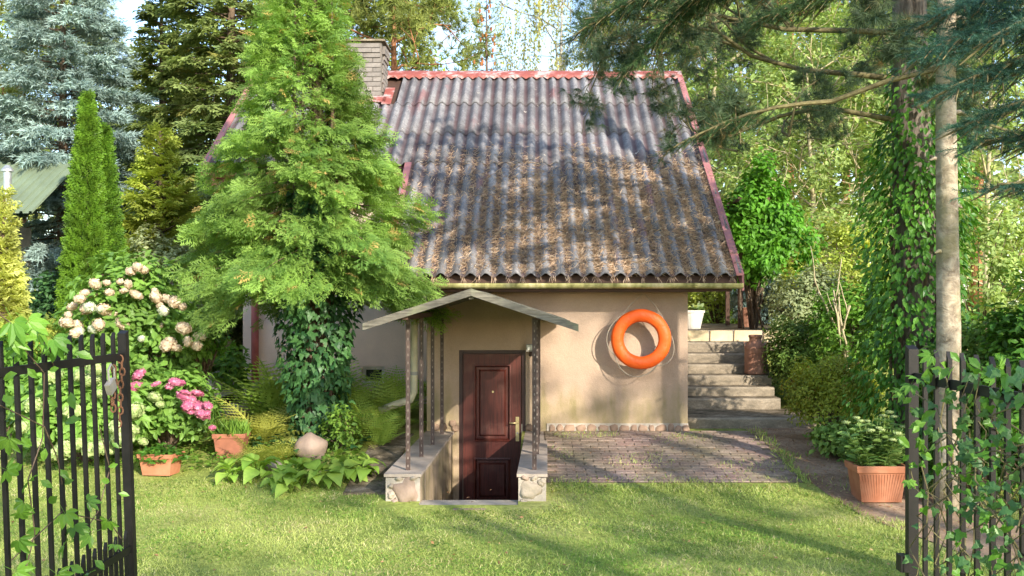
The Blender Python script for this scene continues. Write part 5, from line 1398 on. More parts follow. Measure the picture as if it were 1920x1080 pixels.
def build_shrubs():
    rng = np.random.default_rng(505)
    # panicle hydrangea
    r, C, d = shrub('hydrangea', 'tall hydrangea covered with cream and pinkish flower heads', 255, 11.5, .82, .62, 1.95, rng, 'hydr', .105, 170, 42, inner=.45, zc=1.18)
    spots = [(258,500),(245,508),(270,506),(178,532),(200,530),(225,528),(240,532),(160,548),(175,552),(205,548),(232,545),(255,552),(150,560),(135,575),(128,590),(292,557),(312,560),(328,566),(342,575),(300,572),(195,580),(215,590),(345,615),(352,640),(320,640),(300,610),(312,648),(375,630),(330,652),(368,648),(145,610),(125,605),(140,625),(185,608),(230,605),(290,545),(162,578)]
    blooms(r, 'cream', [at(x, y, 11.5 - rng.uniform(.45, .75)) for x, y in spots], rng, .078)
    blooms(r, 'white', [at(x, y, 11.5 - rng.uniform(.5, .8)) for x, y in ((168,576),(188,580),(176,617),(148,621),(306,583),(265,635),(156,668))], rng, .062)
    # smooth hydrangea behind the gate
    r, C, d = shrub('hydrangea', 'low hydrangea with large leaves and pale green balls behind the gate', 165, 10.6, .75, .5, 1.05, rng, 'hydr', .15, 120, 34, inner=.5)
    blooms(r, 'lime', [at(x, y, 10.6 - rng.uniform(.5, .7)) for x, y in ((148,702),(172,712),(185,738),(138,770),(250,772),(222,800),(230,820),(145,832),(170,842),(190,838),(205,842),(105,850),(120,842),(100,705),(180,690),(245,805),(62,760),(40,800),(70,830))], rng, .105)
    r, C, d = shrub('hydrangea', 'small hydrangea with bright pink flower heads beside the planters', 318, 11.0, .50, .42, .85, rng, 'hydr', .095, 90, 40, inner=.45)
    blooms(r, 'pink', [at(x, y, 11.0 - rng.uniform(.42, .6)) for x, y in ((255,722),(258,744),(292,720),(328,716),(338,718),(252,732),(348,736),(360,748),(352,760),(372,762),(380,778),(390,760),(358,772),(398,802),(318,724),(260,702),(345,745),(388,775),(370,738))], rng, .07)
    blooms(r, 'lime', [at(x, y, 10.45) for x, y in ((290,745),(300,758),(246,758),(268,828))], rng, .07)
    # small standard with an ivy trunk
    r, C, d = shrub('small_tree', 'small tree with a bare brown trunk behind the pink hydrangea', 372, 12.6, .30, .28, .6, rng, 'ivy2', .075, 34, 30, cat='tree', zc=1.15)
    m_ = MB(); m_.tube([(0, 0, -.1), (.01, 0, .35), (-.02, 0, .7), (.0, 0, 1.1)], [.10, .085, .08, .05], 10, wob=.1, rng=rng); m_.build('trunk', M['bark_orange'], r, smooth=True, local=True)
    # hedges and bushes at the left and in the middle distance
    shrub('shrub', 'dark ivy-like bush left of the columnar thujas', 98, 15.4, .34, .34, 1.95, rng, 'ivy', .09, 70, 40)
    shrub('shrub', 'bright yellow-green juniper below the golden thuja', 70, 12.6, .62, .5, 1.32, rng, 'lime', .11, 110, 40, T_SPRAY_S, hang=-.5)
    shrub('shrub', 'soft grey-green willow bush behind the hydrangea', 300, 15.6, .85, .6, 2.65, rng, 'greybush', .085, 130, 55, T_RHOMB)
    shrub('shrub', 'low green bush under the dark fence rail behind the hydrangea', 300, 14.6, .7, .5, 1.2, rng, 'green', .08, 60, 40)
    shrub('shrub', 'dark green bush behind the left gate hinge', 20, 11.6, .5, .5, 1.15, rng, 'green', .09, 80, 40)
    shrub('shrub', 'leafy lily stems beside the house corner downpipe', 432, 13.6, .18, .18, .95, rng, 'green', .10, 40, 22)
    # between thuja and porch
    shrub('shrub', 'fresh green bushy plant between the boulder and the ferns', 640, 10.95, .20, .18, .46, rng, 'cover', .06, 36, 20, clump=.12)
    # right side
    shrub('shrub', 'golden green rounded barberry beside the garden steps', 1562, 11.55, .56, .50, .98, rng, 'golden', .046, 170, 52, T_LEAF, inner=.4, clump=.13)
    shrub('shrub', 'dark green upright bush above the milk can', 1500, 13.9, .40, .5, 1.15, rng, 'darkbush', .06, 110, 50, inner=.4)
    shrub('shrub', 'feathery green bush behind the upright bush at the terrace edge', 1515, 15.4, .62, .5, 1.25, rng, 'greybush', .07, 100, 45, T_RHOMB)
    shrub('shrub', 'blue-green juniper on the terrace behind the pergola posts', 1440, 19.4, .7, .6, 1.05, rng, 'bluespruce', .16, 70, 30, T_SPRAY_S)
    shrub('shrub', 'yellow-green bush behind the white tub', 1345, 20.8, .9, .7, 1.35, rng, 'lime', .10, 90, 40, T_RHOMB)
    shrub('shrub', 'light green bush left of the old ivy pine', 1610, 13.3, .62, .5, 1.45, rng, 'green', .075, 120, 42)
    shrub('shrub', 'low mixed plants at the foot of the barberry', 1585, 10.75, .30, .25, .34, rng, 'darkbush', .07, 45, 34)
    shrub('shrub', 'dense dark bush behind the ivy gate', 1880, 9.6, .75, .6, 1.65, rng, 'darkbush', .075, 190, 44, inner=.4)
    shrub('shrub', 'pale leafy bush at the edge behind the ivy gate', 1945, 9.0, .5, .45, 2.1, rng, 'ivy2', .085, 120, 40)
    shrub('shrub', 'leafy creeper clump hiding the foot of the smooth trunk', 1835, 9.3, .42, .25, .85, rng, 'ivy2', .08, 60, 34)
    shrub('shrub', 'bright yellow bush in the sun behind the smooth trunk', 1835, 13.6, .95, .7, 2.5, rng, 'broad', .08, 130, 42)
    shrub('shrub', 'airy yellow-green bush behind the light green bush', 1565, 17.3, .95, .7, 1.9, rng, 'lime', .085, 110, 40, T_RHOMB)
    # bare pruned sapling
    r = tree_root('sapling', 'bare pruned sapling with pale stems among the shrubs', 1588, 13.0); segs, tips = [], []
    for k in range(5): limbs(rng, (0, 0, .35 + .1*k), (rng.normal(0, .35), rng.normal(0, .35), 1), .85, .022, 1, segs, tips, .4, .05, (1, 2), .6, .12, 4)
    m_ = MB(); m_.tube([(0, 0, -.1), (.01, 0, .4), (0, 0, .8)], [.05, .04, .03], 8)
    for pts, rr in segs: m_.tube(pts, rr, 5)
    m_.build('trunk', M['stem_pale'], r, smooth=True, local=True)
    # pergola and its vine
    p = thing('pergola', 'dark timber pergola beside the roof verge, carrying a vine', 'pergola', (3.4, 16.6, 1.15))
    posts = [(at(1388, 0, 16.2)[0], 16.2), (at(1413, 0, 16.6)[0], 16.6), (3.55, 18.2)]
    for x, y in posts:
        m_ = MB(); m_.box((x, y, 2.13), (.07, .07, 1.94)); m_.build('post', M['darkwood'], p)
    for y in (16.2, 16.6, 18.2):
        m_ = MB(); m_.box((3.5, y, 3.15), (.75, .06, .09)); m_.build('beam', M['darkwood'], p)
    for x in (3.3, 3.75):
        m_ = MB(); m_.box((x, 17.1, 3.23), (.06, 2.4, .07)); m_.build('beam', M['darkwood'], p)
    r, C, d = shrub('wisteria', 'lush green vine tumbling over the pergola beside the roof', 1412, 16.2, .66, .55, 2.1, rng, 'vine', .10, 190, 46, cat='vine', zc=1.60, clump=rng.uniform(.12, .30, 190), inner=.30, hang=.6, warp=lambda C: C + np.stack([.42*np.maximum(0, 1.7 - C[:, 2]) + .12*np.sin(C[:, 2]*5) + .22*(rng.random(len(C)) - .3), 0*C[:, 0], .28*np.sin(C[:, 0]*6)], -1))
    m_ = MB()
    for k in range(3):
        x = rng.uniform(-.2, .25); m_.tube([(x, -.1, -.05), (x + rng.normal(0, .12), -.15, .5), (x + rng.normal(0, .15), -.1, 1.1), (x + rng.normal(0, .2), 0, 1.8)], [.022, .018, .016, .01], 6)
    m_.build('stem', M['bark_brown'], r, local=True)
    # sedum in the planter
    t, c = P_SEDUM; r = thing('sedum', 'fleshy green sedum with pale flower heads in the ribbed planter', 'plant', c); sm = MB(); fm = MB(); tops = []
    for k in range(46):
        a = rng.uniform(0, 6.28); q = rng.random()**.6; x, y = math.cos(a)*q, math.sin(a)*q; h = rng.uniform(.26, .50)*(1 - .2*q)
        b0 = np.array([x*.16, y*.11, -.02]); b1 = np.array([x*.36, y*.26, h]); sm.tube([b0, (b0+b1)/2 + [0, 0, .04], b1], [.006, .006, .004], 5, cap=False)
        n = 24; u = np.repeat(np.linspace(.12, 1, n//3+1), 3)[:n]; P = b0 + (b1-b0)*u[:, None]; aa = rng.uniform(0, 6.28, n); o = np.stack([np.cos(aa), np.sin(aa), 0*aa+.3], -1)
        fm.inst(T_LEAF, P, o, np.array([0, 0, 1.0]) + rng.normal(0, .25, (n, 3)), .11*rng.uniform(.7, 1.15, n), rng.random(n))
        if k < 17: tops.append(b1 + [0, 0, .045])
    fm.build('foliage', M['sedum'], r, local=True); sm.build('stem', M['greenstem'], r, local=True)
    for q in tops:
        obj('flower_head', BL['sedum'], r, tuple(q), (0, 0, rng.uniform(0, 6)), .034*rng.uniform(.85, 1.2))
    # plants in the other two planters
    for (t, c), lb, n, mt, tm, sz in ((P_IVY, 'trailing ivy and small leaves spilling from the low orange planter', 420, 'ivy2', T_IVY, .055), (P_GRASS, 'grassy green tuft in the brown planter', 500, 'cover', T_BLADE, .16)):
        r = thing('planted_ivy' if mt == 'ivy2' else 'planted_grass', lb, 'plant', c); m_ = MB(); a = rng.uniform(0, 6.28, n); q = rng.random(n)**.5
        P = np.stack([np.cos(a)*q*.24, np.sin(a)*q*.17, rng.random(n)*.10*(1.2-q) - .05*(q > .9)], -1)
        if mt == 'ivy2': m_.inst(tm, P, rng.normal(0, 1, P.shape)*[1, 1, .3], np.array([0, 0, 1.0]) + rng.normal(0, .4, P.shape), sz*rng.uniform(.7, 1.2, n), rng.random(n))
        else: m_.inst(tm, P*[.75, .75, .2], np.array([0, 0, 1.0]) + rng.normal(0, .45, P.shape), rng.normal(0, 1, P.shape), sz*rng.uniform(.6, 1.2, n), rng.random(n))
        m_.build('foliage', M[mt], r, local=True)
build_shrubs()

# ------------------------------------------------------------------ ferns and hostas, frond by frond
def frond_mesh(matn, seed, bend, tone):
    rg = random.Random(seed); mb = MB(); n = 15; pts = []
    for i in range(n + 1):
        u = i/n; pts.append(np.array([.03*math.sin(u*3 + seed), u*(.55 + .25*bend*u), .85*u*(1 - bend*.55*u)]))
    mb.tube(pts, np.linspace(.011, .003, n+1), 4, a=tone, cap=False)
    for i in range(2, n + 1):
        u = i/n; p = pts[i]; T = nrm(pts[i] - pts[i-1]); L = .30*math.sin(PI*min(1, u*.93 + .10))**.8*rg.uniform(.85, 1.1) + .02
        for s in (-1, 1):
            d = nrm(np.array([s, 0, 0]) + T*.42 + np.array([0, 0, -.12])); U = nrm(np.cross(d, T))*s
            k = 5                                      # toothed pinna
            for j in range(k):
                v0 = j/k; q = p + d*L*v0; w_ = L*.10*(1-v0) + .005
                V = [q, q + d*L/k*1.15, q + d*L/k*.7 + T*w_, q + d*L/k*.7 - T*w_]; b = rg.random()*.3 + tone*.7
                mb.add([V[0], V[2], V[1], V[3]], [(0, 1, 2, 3)], b)
    return mb.mesh('frond', M[matn])
FR = {'fern': [frond_mesh('fern', 1, .75, .2), frond_mesh('fern', 2, 1.0, .6), frond_mesh('fern', 3, .55, .75)], 'fernyel': [frond_mesh('fernyel', 4, 1.0, .3), frond_mesh('fernyel', 5, .8, .8)]}
def fern(label, px, Y, size, n, matn, rng, z=None):
    r = tree_root('fern', label, px, Y, 'ferns round the ivy trunk', cat='fern')
    for k in range(n):
        a = k*2*PI/n + rng.uniform(-.3, .3); me = FR[matn][int(rng.integers(len(FR[matn])))]
        obj('frond', me, r, (0, 0, -.02), (rng.normal(.12, .2), rng.normal(0, .12), a), 1.35*size*rng.uniform(.75, 1.12))
def hosta_leaf(seed, tone):
    mb = MB(); V, F = [], []; n = 7; rg = random.Random(seed)
    for i in range(n):
        u = i/(n-1); w_ = .30*math.sin(PI*(u**.72)*.97 + .03)**.9; y = .30 + u*.70; z = .52 + .22*math.sin(u*2.2) - .42*u*u
        for s in (-1, -.5, 0, .5, 1): V.append((s*w_, y, z + .07*abs(s)**1.5*(1-u*.5) + rg.uniform(-.008, .008)))
    for i in range(n-1):
        for j in range(4): F.append((i*5+j, i*5+j+1, i*5+6+j, i*5+5+j))
    mb.add(V, F, tone); mb.tube([(0, 0, 0), (0, .14, .30), (0, .30, .52)], [.020, .016, .014], 5, a=tone); return mb.mesh('hosta_leaf', M['hosta'], smooth=True)
HL = [hosta_leaf(1, .25), hosta_leaf(2, .55), hosta_leaf(3, .9)]
def hosta(label, px, py, size, n, rng):
    p = ground(px, py); r = thing('hosta', label, 'plant', tuple(p), 'hostas along the lawn edge')
    for k in range(int(n*1.5)):
        obj('leaf', HL[int(rng.integers(3))], r, (0, 0, 0), (rng.uniform(-.35, .55), rng.normal(0, .25), k*2.4 + rng.uniform(-.3, .3)), .88*size*rng.uniform(.55, 1.15))
def build_ferns():
    rng = np.random.default_rng(606)
    for a in (('yellowing fern arching over the brown planter', 492, 11.2, .62, 14, 'fernyel'), ('tall green fern left of the ivy trunk by the house corner', 520, 12.6, .85, 15, 'fern'),
              ('small yellow fern in front of the brown planter', 478, 10.35, .36, 9, 'fernyel'), ('yellow fern at the foot of the ivy trunk', 530, 10.6, .36, 9, 'fernyel'),
              ('big green fern under the cellar window', 676, 12.9, .66, 15, 'fern'), ('green fern just left of the drain pipe', 655, 12.5, .75, 15, 'fern'),
              ('green fern below the drain pipe by the slabs', 728, 12.4, .62, 14, 'fern'), ('fern fronds standing against the pinkish wall', 745, 13.5, .78, 13, 'fern'), ('short fern behind the fresh green plant', 690, 11.6, .5, 13, 'fern'), ('low fern spreading by the grey slabs', 712, 11.2, .42, 12, 'fern'), ('yellow-green fern between the boulder and the slabs', 668, 11.3, .46, 12, 'fernyel'),
              ('fern tuft near the recessed wall behind the ivy trunk', 622, 13.4, .8, 13, 'fern')):
        fern(*a, rng)
    for a in (('hosta at the left end of the bed by the yellow ferns', 432, 905, .26, 11), ('broad hosta in front of the yellow ferns', 482, 897, .28, 12), ('pale hosta below the small flat stone', 520, 915, .26, 12), ('hosta in front of the boulder, left of centre', 560, 905, .30, 13),
              ('hosta right below the pink boulder', 600, 915, .29, 13), ('hosta with large upright leaves right of the boulder', 640, 905, .32, 13), ('hosta nearest the slabs and the stair wall', 680, 900, .28, 12), ('small hosta behind the others by the fresh green plant', 655, 880, .26, 10),
              ('low hosta leaning onto the lawn below the boulder', 545, 925, .22, 10)):
        hosta(*a, rng)
build_ferns()

# ------------------------------------------------------------------ creepers on the gates
def build_creepers():
    rng = np.random.default_rng(707)
    def palm(seed, tone):
        mb = MB()
        for k, a in enumerate((-1.15, -.58, 0, .58, 1.15)):
            d = np.array([math.sin(a), math.cos(a), -.12 - .1*abs(a)]); mb.inst(T_NLEAF, [d*.08], [d], [[0, 0, 1.0]], (1, .92, .74)[abs(k-2)], tone)
        mb.tube([(0, -.5, .1), (0, -.2, .06), (0, .08, 0)], .012, 4, a=.9); return mb.mesh('creeper_leaf', M['creeper'])
    def single(matn, tm, tone):
        mb = MB(); mb.inst(tm, [[0, 0, 0]], [[0, 1, 0]], [[0, 0, 1]], 1.0, tone); return mb.mesh('creeper_leaf', M[matn])
    pal = [palm(1, .3), palm(2, .6), palm(3, .9)]; ivs = [single('ivy', T_IVY, .5), single('ivy', T_IVY, .93), single('ivy2', T_IVY, .5)]; lf = [single('creeper', T_LEAF, .4), single('creeper', T_LEAF, .8)]
    def put(me, root, p, sz, face=(0, -1, .55)):
        f = Vector(nrm(np.array([rng.normal(0, .8), rng.normal(0, .4), -.55 + rng.normal(0, .3)]))); u = Vector(nrm(np.array(face) + rng.normal(0, .35, 3)))
        sx = f.cross(u).normalized(); u = sx.cross(f); obj('leaf', me, root, tuple(np.array(p) - np.array(LOC[root.name])), Matrix((sx, f, u)).transposed().to_euler(), sz)
    # left: virginia creeper
    r = thing('creeper', 'green five-fingered creeper climbing the leaning gate leaf', 'creeper', (-1.69, 3.4, -.3), 'creepers on the gates'); X = -1.66
    st = MB()
    def vine(pts, rad=.0022): st.tube([np.array(p) for p in pts], rad, 5)
    def L_(px, py, dx=0): Y = -X*FPX/(CX - px); return at(px, py, Y) + np.array([dx + rng.uniform(-.02, .03), 0, 0])
    vine([L_(20, 1150), L_(60, 1000), L_(50, 900), L_(90, 820), L_(85, 700), L_(30, 640)]); vine([L_(130, 1130), L_(150, 1020), L_(185, 960), L_(205, 880), L_(190, 800)]); vine([L_(10, 1050), L_(120, 960), L_(200, 980), L_(215, 1010)]); vine([L_(0, 760), L_(70, 800), L_(110, 860), L_(130, 950)]); vine([L_(-40, 560), L_(20, 620), L_(90, 650), L_(110, 690)])
    st.build('stem', M['bark_brown'], r)
    for px, py, sz, k in ((130,985,.085,'p'),(155,1000,.09,'p'),(185,975,.085,'p'),(110,1020,.08,'p'),(95,960,.08,'p'),(150,940,.075,'p'),(60,990,.07,'l'),(40,940,.08,'p'),(20,900,.07,'p'),(75,930,.07,'l'),(20,1010,.08,'p'),(50,1050,.08,'p'),(100,1060,.07,'l'),(160,1050,.07,'l'),(205,1020,.06,'p'),(200,925,.055,'l'),(195,870,.05,'l'),(188,830,.045,'l'),(30,870,.06,'l'),(70,840,.06,'l'),(15,820,.06,'l'),(100,880,.06,'l'),(5,960,.07,'p'),(30,690,.06,'l'),(120,735,.09,'l'),(140,785,.085,'l'),(60,745,.06,'l'),(20,600,.10,'p'),(45,620,.10,'p'),(70,632,.09,'p'),(95,645,.085,'p'),(10,635,.09,'p'),(30,650,.08,'p'),(0,600,.11,'p'),(60,610,.08,'l'),(110,660,.08,'l'),(5,700,.07,'l'),(0,740,.07,'l'),(85,690,.05,'l'),(145,1075,.07,'p'),(80,1075,.08,'p'),(15,1070,.08,'p'),(175,900,.06,'l'),(125,900,.06,'l'),(50,900,.06,'l'),(0,880,.08,'p'),(-20,820,.08,'p'),(10,780,.06,'l')):
        me = pal[int(rng.integers(3))] if k == 'p' else lf[int(rng.integers(2))]; put(me, r, L_(px, py, .03), sz*.78, (.35, -1, .5))
    # right: ivy and creeper
    r = thing('creeper', 'ivy and creeper tangled over the gate leaf beside the potted sedum', 'creeper', (1.27, 2.9, -.3), 'creepers on the gates'); X2 = 1.255
    st = MB()
    def Rr(px, py, dx=0): Y = X2*FPX/(px - CX); return at(px, py, Y) + np.array([dx + rng.uniform(-.035, .035), rng.uniform(-.03, .03), 0])
    for k in range(20):
        x = rng.uniform(1725, 1990); y = rng.uniform(950, 1180); pts = []
        for q in range(8):
            pts.append(Rr(min(max(x, 1712), 2050), y)); x += rng.normal(8, 34); y -= rng.uniform(25, 70)
        st.tube(pts, rng.uniform(.0012, .0028), 5)
    for k in range(7):   # looping old stems
        cx, cy, rr = rng.uniform(1830, 1940), rng.uniform(850, 940), rng.uniform(35, 85); a0 = rng.uniform(0, 6)
        st.tube([Rr(cx + rr*math.cos(a0 + u*.5), cy + rr*1.1*math.sin(a0 + u*.5)) for u in range(9)], .0025, 5)
    st.build('stem', M['twig'], r, kind='stuff')
    for k in range(230):
        px = 1715 + 235*rng.random()**.75; py = rng.uniform(690, 1085)
        if rng.random() < .5 and px < 1800: continue
        put(ivs[int(rng.integers(3))], r, Rr(px, py, -.03), .031*rng.uniform(.65, 1.3), (-.3, -1, .4))
    for px, py, sz in ((1735,700,.08),(1752,690,.085),(1772,680,.08),(1790,690,.08),(1812,685,.08),(1745,720,.075),(1722,735,.07),(1768,712,.08),(1785,665,.07),(1830,680,.08),(1850,670,.075),(1738,745,.06),(1810,660,.065),(1725,770,.055),(1760,800,.06),(1735,830,.06),(1722,850,.055),(1890,690,.07),(1912,700,.08),(1720,870,.05),(1735,900,.05),(1715,905,.045),(1870,705,.07),(1775,835,.05),(1800,740,.06)):
        put(pal[int(rng.integers(3))] if rng.random() < .5 else lf[int(rng.integers(2))], r, Rr(px, py, -.03), sz*.62, (-.3, -1, .6))
    for px, py in ((1738, 790), (1722, 820), (1745, 690), (1760, 770), (1740, 850)):
        put(lf[0], r, Rr(px, py, -.04), .06, (-.3, -1, .8))
build_creepers()

# ------------------------------------------------------------------ grass, litter, fallen needles
def build_stuff():
    rng = np.random.default_rng(808)
    n = 300000; x = rng.uniform(-6.2, 4.6, n); y = 4.9 + 6.7*rng.random(n)**1.05; z = zt(x, y)
    keep = np.ones(n, bool)
    keep &= ~((x > -1.42) & (x < .16) & (y > 8.98))                       # stair
    keep &= ~((x > .1) & (y > 9.74 + .10*np.sin(x*5) + .05*np.sin(x*17)) & (x < px_left(y) - .03)) # paving
    pl = px_left(y) + .14*np.sin(y*3.1) + .08*np.sin(y*7.7); keep &= ~((x > pl) & (x < px_right(y)) & (rng.random(n) < .94))
    keep &= ~((x > -4.0) & (x < -1.4) & (y > 9.9 + .12*np.sin(x*4)) & (rng.random(n) < .85))
    keep &= ~((y > 11.0) & (x > -4.2)) & ~((x < -1.38) & (x > -1.85) & (y > 9.45))
    fov = (np.abs(x) < y*.60 + .3); keep &= fov
    thin = .5 + .5*np.sin(x*2.1 + 1.3*np.sin(y*1.7))*np.cos(y*2.6 + x); keep &= rng.random(n) < np.clip(.45 + .6*thin, .15, 1)
    x, y, z = x[keep], y[keep], z[keep]; m_ = len(x)
    f = np.stack([rng.normal(0, .75, m_), rng.normal(0, .75, m_), np.ones(m_)], -1); U = rng.normal(0, 1, (m_, 3)) * [1, 1, .1]
    pn = np.sin(x*1.7 + 2*np.sin(y*.9)) * np.sin(y*2.3 + x*.7)
    tone = np.clip(.42 + .30*pn + rng.normal(0, .2, m_), 0, .95); dry = np.sin(x*3.3 + 1.7*np.sin(y*2.1))*np.cos(y*3.9 - x*.8); tone = np.where(rng.random(m_) < np.clip(.05 + .5*(dry - .35), .04, .6), 1.0, tone)
    edge = ((x > .05) & (y > 9.45) & (y < 9.95)) | (np.abs(x - pl[keep]) < .15)
    mb = MB(); mb.inst(T_BLADE, np.stack([x, y, z - .003], -1), f, U, (.026 + .022*rng.random(m_)**2 + .030*edge*rng.random(m_)), tone)
    mb.build('grass', M['grass'], kind='stuff')['label'] = 'short sunlit lawn grass'
    # clover and weeds in the lawn and in the beds
    def scatter(k, x0, x1, y0, y1, zr, sz, matn, name, lb, tm, flat=.35, cond=None):
        x = rng.uniform(x0, x1, k); y = rng.uniform(y0, y1, k)
        if cond is not None: w = cond(x, y); x, y = x[w], y[w]
        k = len(x); P = np.stack([x, y, zt(x, y) + rng.random(k)*zr + .004], -1); mb = MB()
        mb.inst(tm, P, rng.normal(0, 1, (k, 3))*[1, 1, .25], np.array([0, 0, 1.0]) + rng.normal(0, flat, (k, 3)), sz*rng.uniform(.6, 1.25, k), rng.random(k)); mb.build(name, M[matn], kind='stuff')['label'] = lb
    inlawn = lambda x, y: ~((x > -1.42) & (x < .16) & (y > 8.95)) & (x < px_left(y) - .1) & ~((x > .1) & (y > 9.7)) & ~((x > -4.2) & (x < -1.3) & (y > 9.9)) & (np.sin(x*2.3 + y) * np.cos(y*2.9 - x) + .4*np.sin(x*7 + y*5) > .05)
    scatter(52000, -4.8, 3.6, 5.6, 10.2, .02, .022, 'cover', 'clover_leaves', 'small clover leaves in the lawn', T_RHOMB, .3, inlawn)
    bed = lambda x, y: ~((x > -1.9) & (x < -1.3)) & ~((x > -1.42) & (x < 2.0) & (y > 12.2))
    scatter(9000, -5.4, -1.9, 10.2, 14.2, .10, .055, 'cover', 'ground_cover', 'low leafy ground cover in the left bed', T_LEAF, .45)
    scatter(9000, 3.5, 6.4, 9.2, 15.6, .16, .060, 'darkbush', 'ground_cover', 'low leafy ground cover in the right bank', T_LEAF, .5, lambda x, y: x > px_right(np.minimum(y, 12.5)) + .05)
    scatter(14000, 3.4, 12, 15.4, 26, .35, .13, 'broad', 'undergrowth', 'sunlit undergrowth beyond the terrace', T_LEAF, .6, lambda x, y: ~((x < 5.4) & (y < 20.3)))
    scatter(12000, -14, -4.4, 14, 26, .25, .12, 'lime', 'undergrowth', 'sunlit plants beyond the left beds', T_LEAF, .6)
    # litter on paving, path and lawn
    scatter(9000, .15, 3.5, 9.6, 12.5, .010, .024, 'litter', 'leaf_litter', 'brown fallen leaves and bark on the paving and path', T_RHOMB, .2, lambda x, y: rng.random(len(x)) < .35 + .6*(x > 2.6))
    scatter(1100, 2.6, 4.6, 6.0, 9.6, .006, .035, 'litter', 'leaf_litter', 'brown fallen leaves on the path by the gate', T_RHOMB, .2, lambda x, y: x > px_left(y))
    scatter(240, -4.5, 2.6, 6.0, 9.6, .03, .035, 'litter', 'leaf_litter', 'single dry leaves on the lawn', T_RHOMB, .4)
    # moss and weeds along paving joints and edges
    k = 2800; x = rng.uniform(.15, 2.75, k); y = rng.uniform(9.75, 12.2, k); w = (np.sin(x*3.1 + y*1.3)*np.cos(y*4.1 - x*2) > .25) | (np.abs(x - 2.68) < .08) | (y < 9.95); x, y = x[w], y[w]; k = len(x)
    mb = MB(); mb.inst(T_BLADE, np.stack([x, y, zt(x*0, y) + .02], -1), np.stack([rng.normal(0, .6, k), rng.normal(0, .6, k), np.ones(k)], -1), rng.normal(0, 1, (k, 3)), (.022 + .03*rng.random(k)**2)*(1 + 1.1*(np.abs(x - 2.68) < .08)), rng.random(k)*.95); mb.build('moss_tufts', M['grass'], kind='stuff')['label'] = 'moss and weed tufts between the paving blocks'
    # dry needles in the roof valleys
    pit = .177; n = 46000; XR = 2.445; v = rng.random(n); X = XR - rng.random(n)*4.2; Yr = 11.82 + 2.75*v**1.15
    nz = np.sin(X*2.3 + 1.1)*np.cos(Yr*2.9 + X) + .5*np.sin(X*6.1 + Yr*3.3)
    dens = np.clip(np.interp(Yr, [11.8, 12.6, 13.7, 14.25, 14.6], [.75, .95, .75, .30, .03]) + .30*nz, 0, 1)*np.interp(X, [-1.8, -.9, 0.2, 2.4], [.04, .45, 1, 1]); w = rng.random(n) < dens; X, Yr = X[w], Yr[w]; n = len(X)
    ph = (XR - X)/pit; val = (np.floor(ph) + .5)*pit; thick = rng.random(n) < .87; Xv = XR - val + rng.normal(0, .030, n); X = np.where(thick, Xv, X)
    h = .031*np.cos(2*PI*(XR - X)/pit); z = roofz(Yr) + .052 + h + rng.random(n)*.020
    sl = math.atan(.708); e1 = np.array([1.0, 0, 0]); e2 = np.array([0, math.cos(sl), math.sin(sl)]); e3 = np.array([0, -math.sin(sl), math.cos(sl)])
    a = rng.uniform(0, 6.28, n); f = np.cos(a)[:, None]*e1 + np.sin(a)[:, None]*e2 + (rng.normal(.12, .22, n))[:, None]*e3
    T_N = tmpl([(-.022,0,0),(.022,0,0),(.02,.5,.06),(.008,1,-.04),(-.02,.5,.06)], [(0,1,2,3,4)])
    mb = MB(); mb.inst(T_N, np.stack([X, Yr, z], -1), f, np.tile(e3, (n, 1)) + rng.normal(0, .4, (n, 3)), .10*rng.uniform(.6, 1.25, n), rng.random(n))
    # a few hanging over the eave
    k = 260; X = XR - (np.floor(rng.random(k)*23) + .5)*pit + rng.normal(0, .02, k); P = np.stack([X, 11.77 + rng.normal(0, .012, k), 1.885 + .0 + rng.normal(0, .02, k)], -1)
    mb.inst(T_N, P, np.stack([rng.normal(0, .4, k), rng.normal(-.3, .3, k), -np.ones(k)], -1), rng.normal(0, 1, (k, 3)), .075*rng.uniform(.6, 1.2, k), rng.random(k))
    mb.build('fallen_needles', M['needles'], kind='stuff')['label'] = 'brown dry pine needles lying in the roof valleys'
build_stuff()

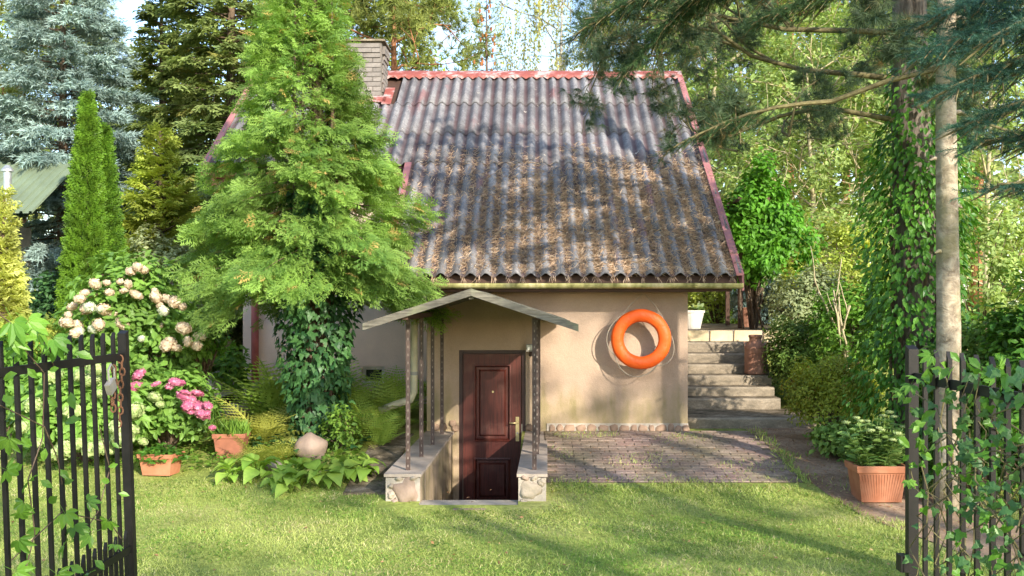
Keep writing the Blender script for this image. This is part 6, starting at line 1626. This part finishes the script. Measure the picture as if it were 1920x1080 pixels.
# ------------------------------------------------------------------ odds and ends at the left
def build_left_bits():
    f = thing('garden_fence', 'dark timber rail fence behind the hydrangea', 'fence', (-5.0, 13.6, .1))
    a, b = at(190, 522, 13.6), at(352, 524, 13.6); m_ = MB(); m_.bar(a, b, .05, .13); m_.build('rail', M['darkwood'], f)
    a2, b2 = a - [0, 0, .55], b - [0, 0, .55]; m_ = MB(); m_.bar(a2, b2, .05, .13); m_.build('rail', M['darkwood'], f)
    for u in (.05, .5, .95):
        p = a + (b-a)*u; m_ = MB(); m_.box((p[0], p[1]+.06, p[2]/2 - .04), (.08, .06, p[2])); m_.build('post', M['darkwood'], f)
    # tilted grey slatted garden table
    c = at(408, 722, 13.4); t = thing('garden_bench', 'grey slatted garden seat tipped over behind the small tree', 'bench', (c[0], 13.4, .05)); rot = Euler((R(52), R(-18), R(20)))
    for k in range(4):
        q = np.array(rot.to_matrix() @ Vector((0, (k-1.5)*.105, 0))); m_ = MB(); m_.box((0, 0, 0), (.42, .095, .025)); obj('slat', m_.mesh('slat', M['greywood']), t, tuple(c + q - np.array(LOC[t.name])), rot)
    for s in (-1, 1):
        q = np.array(rot.to_matrix() @ Vector((s*.15, 0, -.03))); m_ = MB(); m_.box((0, 0, 0), (.05, .40, .035)); obj('batten', m_.mesh('batten', M['greywood']), t, tuple(c + q - np.array(LOC[t.name])), rot)
        q = np.array(rot.to_matrix() @ Vector((s*.17, -.18, -.16))); m_ = MB(); m_.box((0, 0, 0), (.05, .05, .28)); obj('leg', m_.mesh('leg', M['greywood']), t, tuple(c + q - np.array(LOC[t.name])), rot)
    # pale garden chair on the sunny lawn
    c = at(405, 702, 17.0); c[2] = float(zt(c[0], 17.0)); t = thing('garden_chair', 'pale pinkish wooden garden chair on the sunny lawn behind', 'chair', tuple(c))
    for name, o, d_ in (('seat', (0, 0, .40), (.40, .40, .03)), ('backrest', (0, .19, .68), (.40, .03, .30)), ('leg', (-.17, -.17, .2), (.04, .04, .38)), ('leg', (.17, -.17, .2), (.04, .04, .38)), ('leg', (-.17, .19, .26), (.04, .04, .52)), ('leg', (.17, .19, .26), (.04, .04, .52))):
        m_ = MB(); m_.box(o, d_); m_.build(name, M['palewood'], t, local=True)
    # neighbour's shed with a green roof
    Y = 15.7; s = thing('shed', 'neighbouring shed with a green ribbed roof at the far left', 'shed', (-9.3, Y, .12))
    m_ = MB(); m_.box((-9.9, Y + .7, 1.45), (2.6, 1.3, 2.8)); m_.build('wall', M['ivorywall'], s)
    x0, x1 = -11.6, at(72, 0, Y)[0]; za, zb = at(0, 402, Y)[2], at(0, 308, Y + 1.4)[2]
    m_ = MB(); n = 26
    for k in range(n):
        a, b = x0 + (x1-x0)*k/n, x0 + (x1-x0)*(k+1)/n; c1 = a + (b-a)*.6; hgt = .035
        for (p, q, h0, h1) in ((a, c1, 0, 0), (c1, c1 + .01, 0, hgt), (c1 + .01, b - .01, hgt, hgt), (b - .01, b, hgt, 0)):
            m_.add([(p, Y-.2, za+h0), (q, Y-.2, za+h1), (q, Y+1.4, zb+h1), (p, Y+1.4, zb+h0)], [(0, 1, 2, 3)])
    m_.build('roof', M['greenroof'], s)
    m_ = MB(); c = at(14, 330, Y); m_.lathe([(.06, -.9), (.06, .07), (.09, .07), (.09, .10), (.03, .17), (0, .17)], c, 14); m_.build('flue', M['zinc'], s, smooth=False)
build_left_bits()
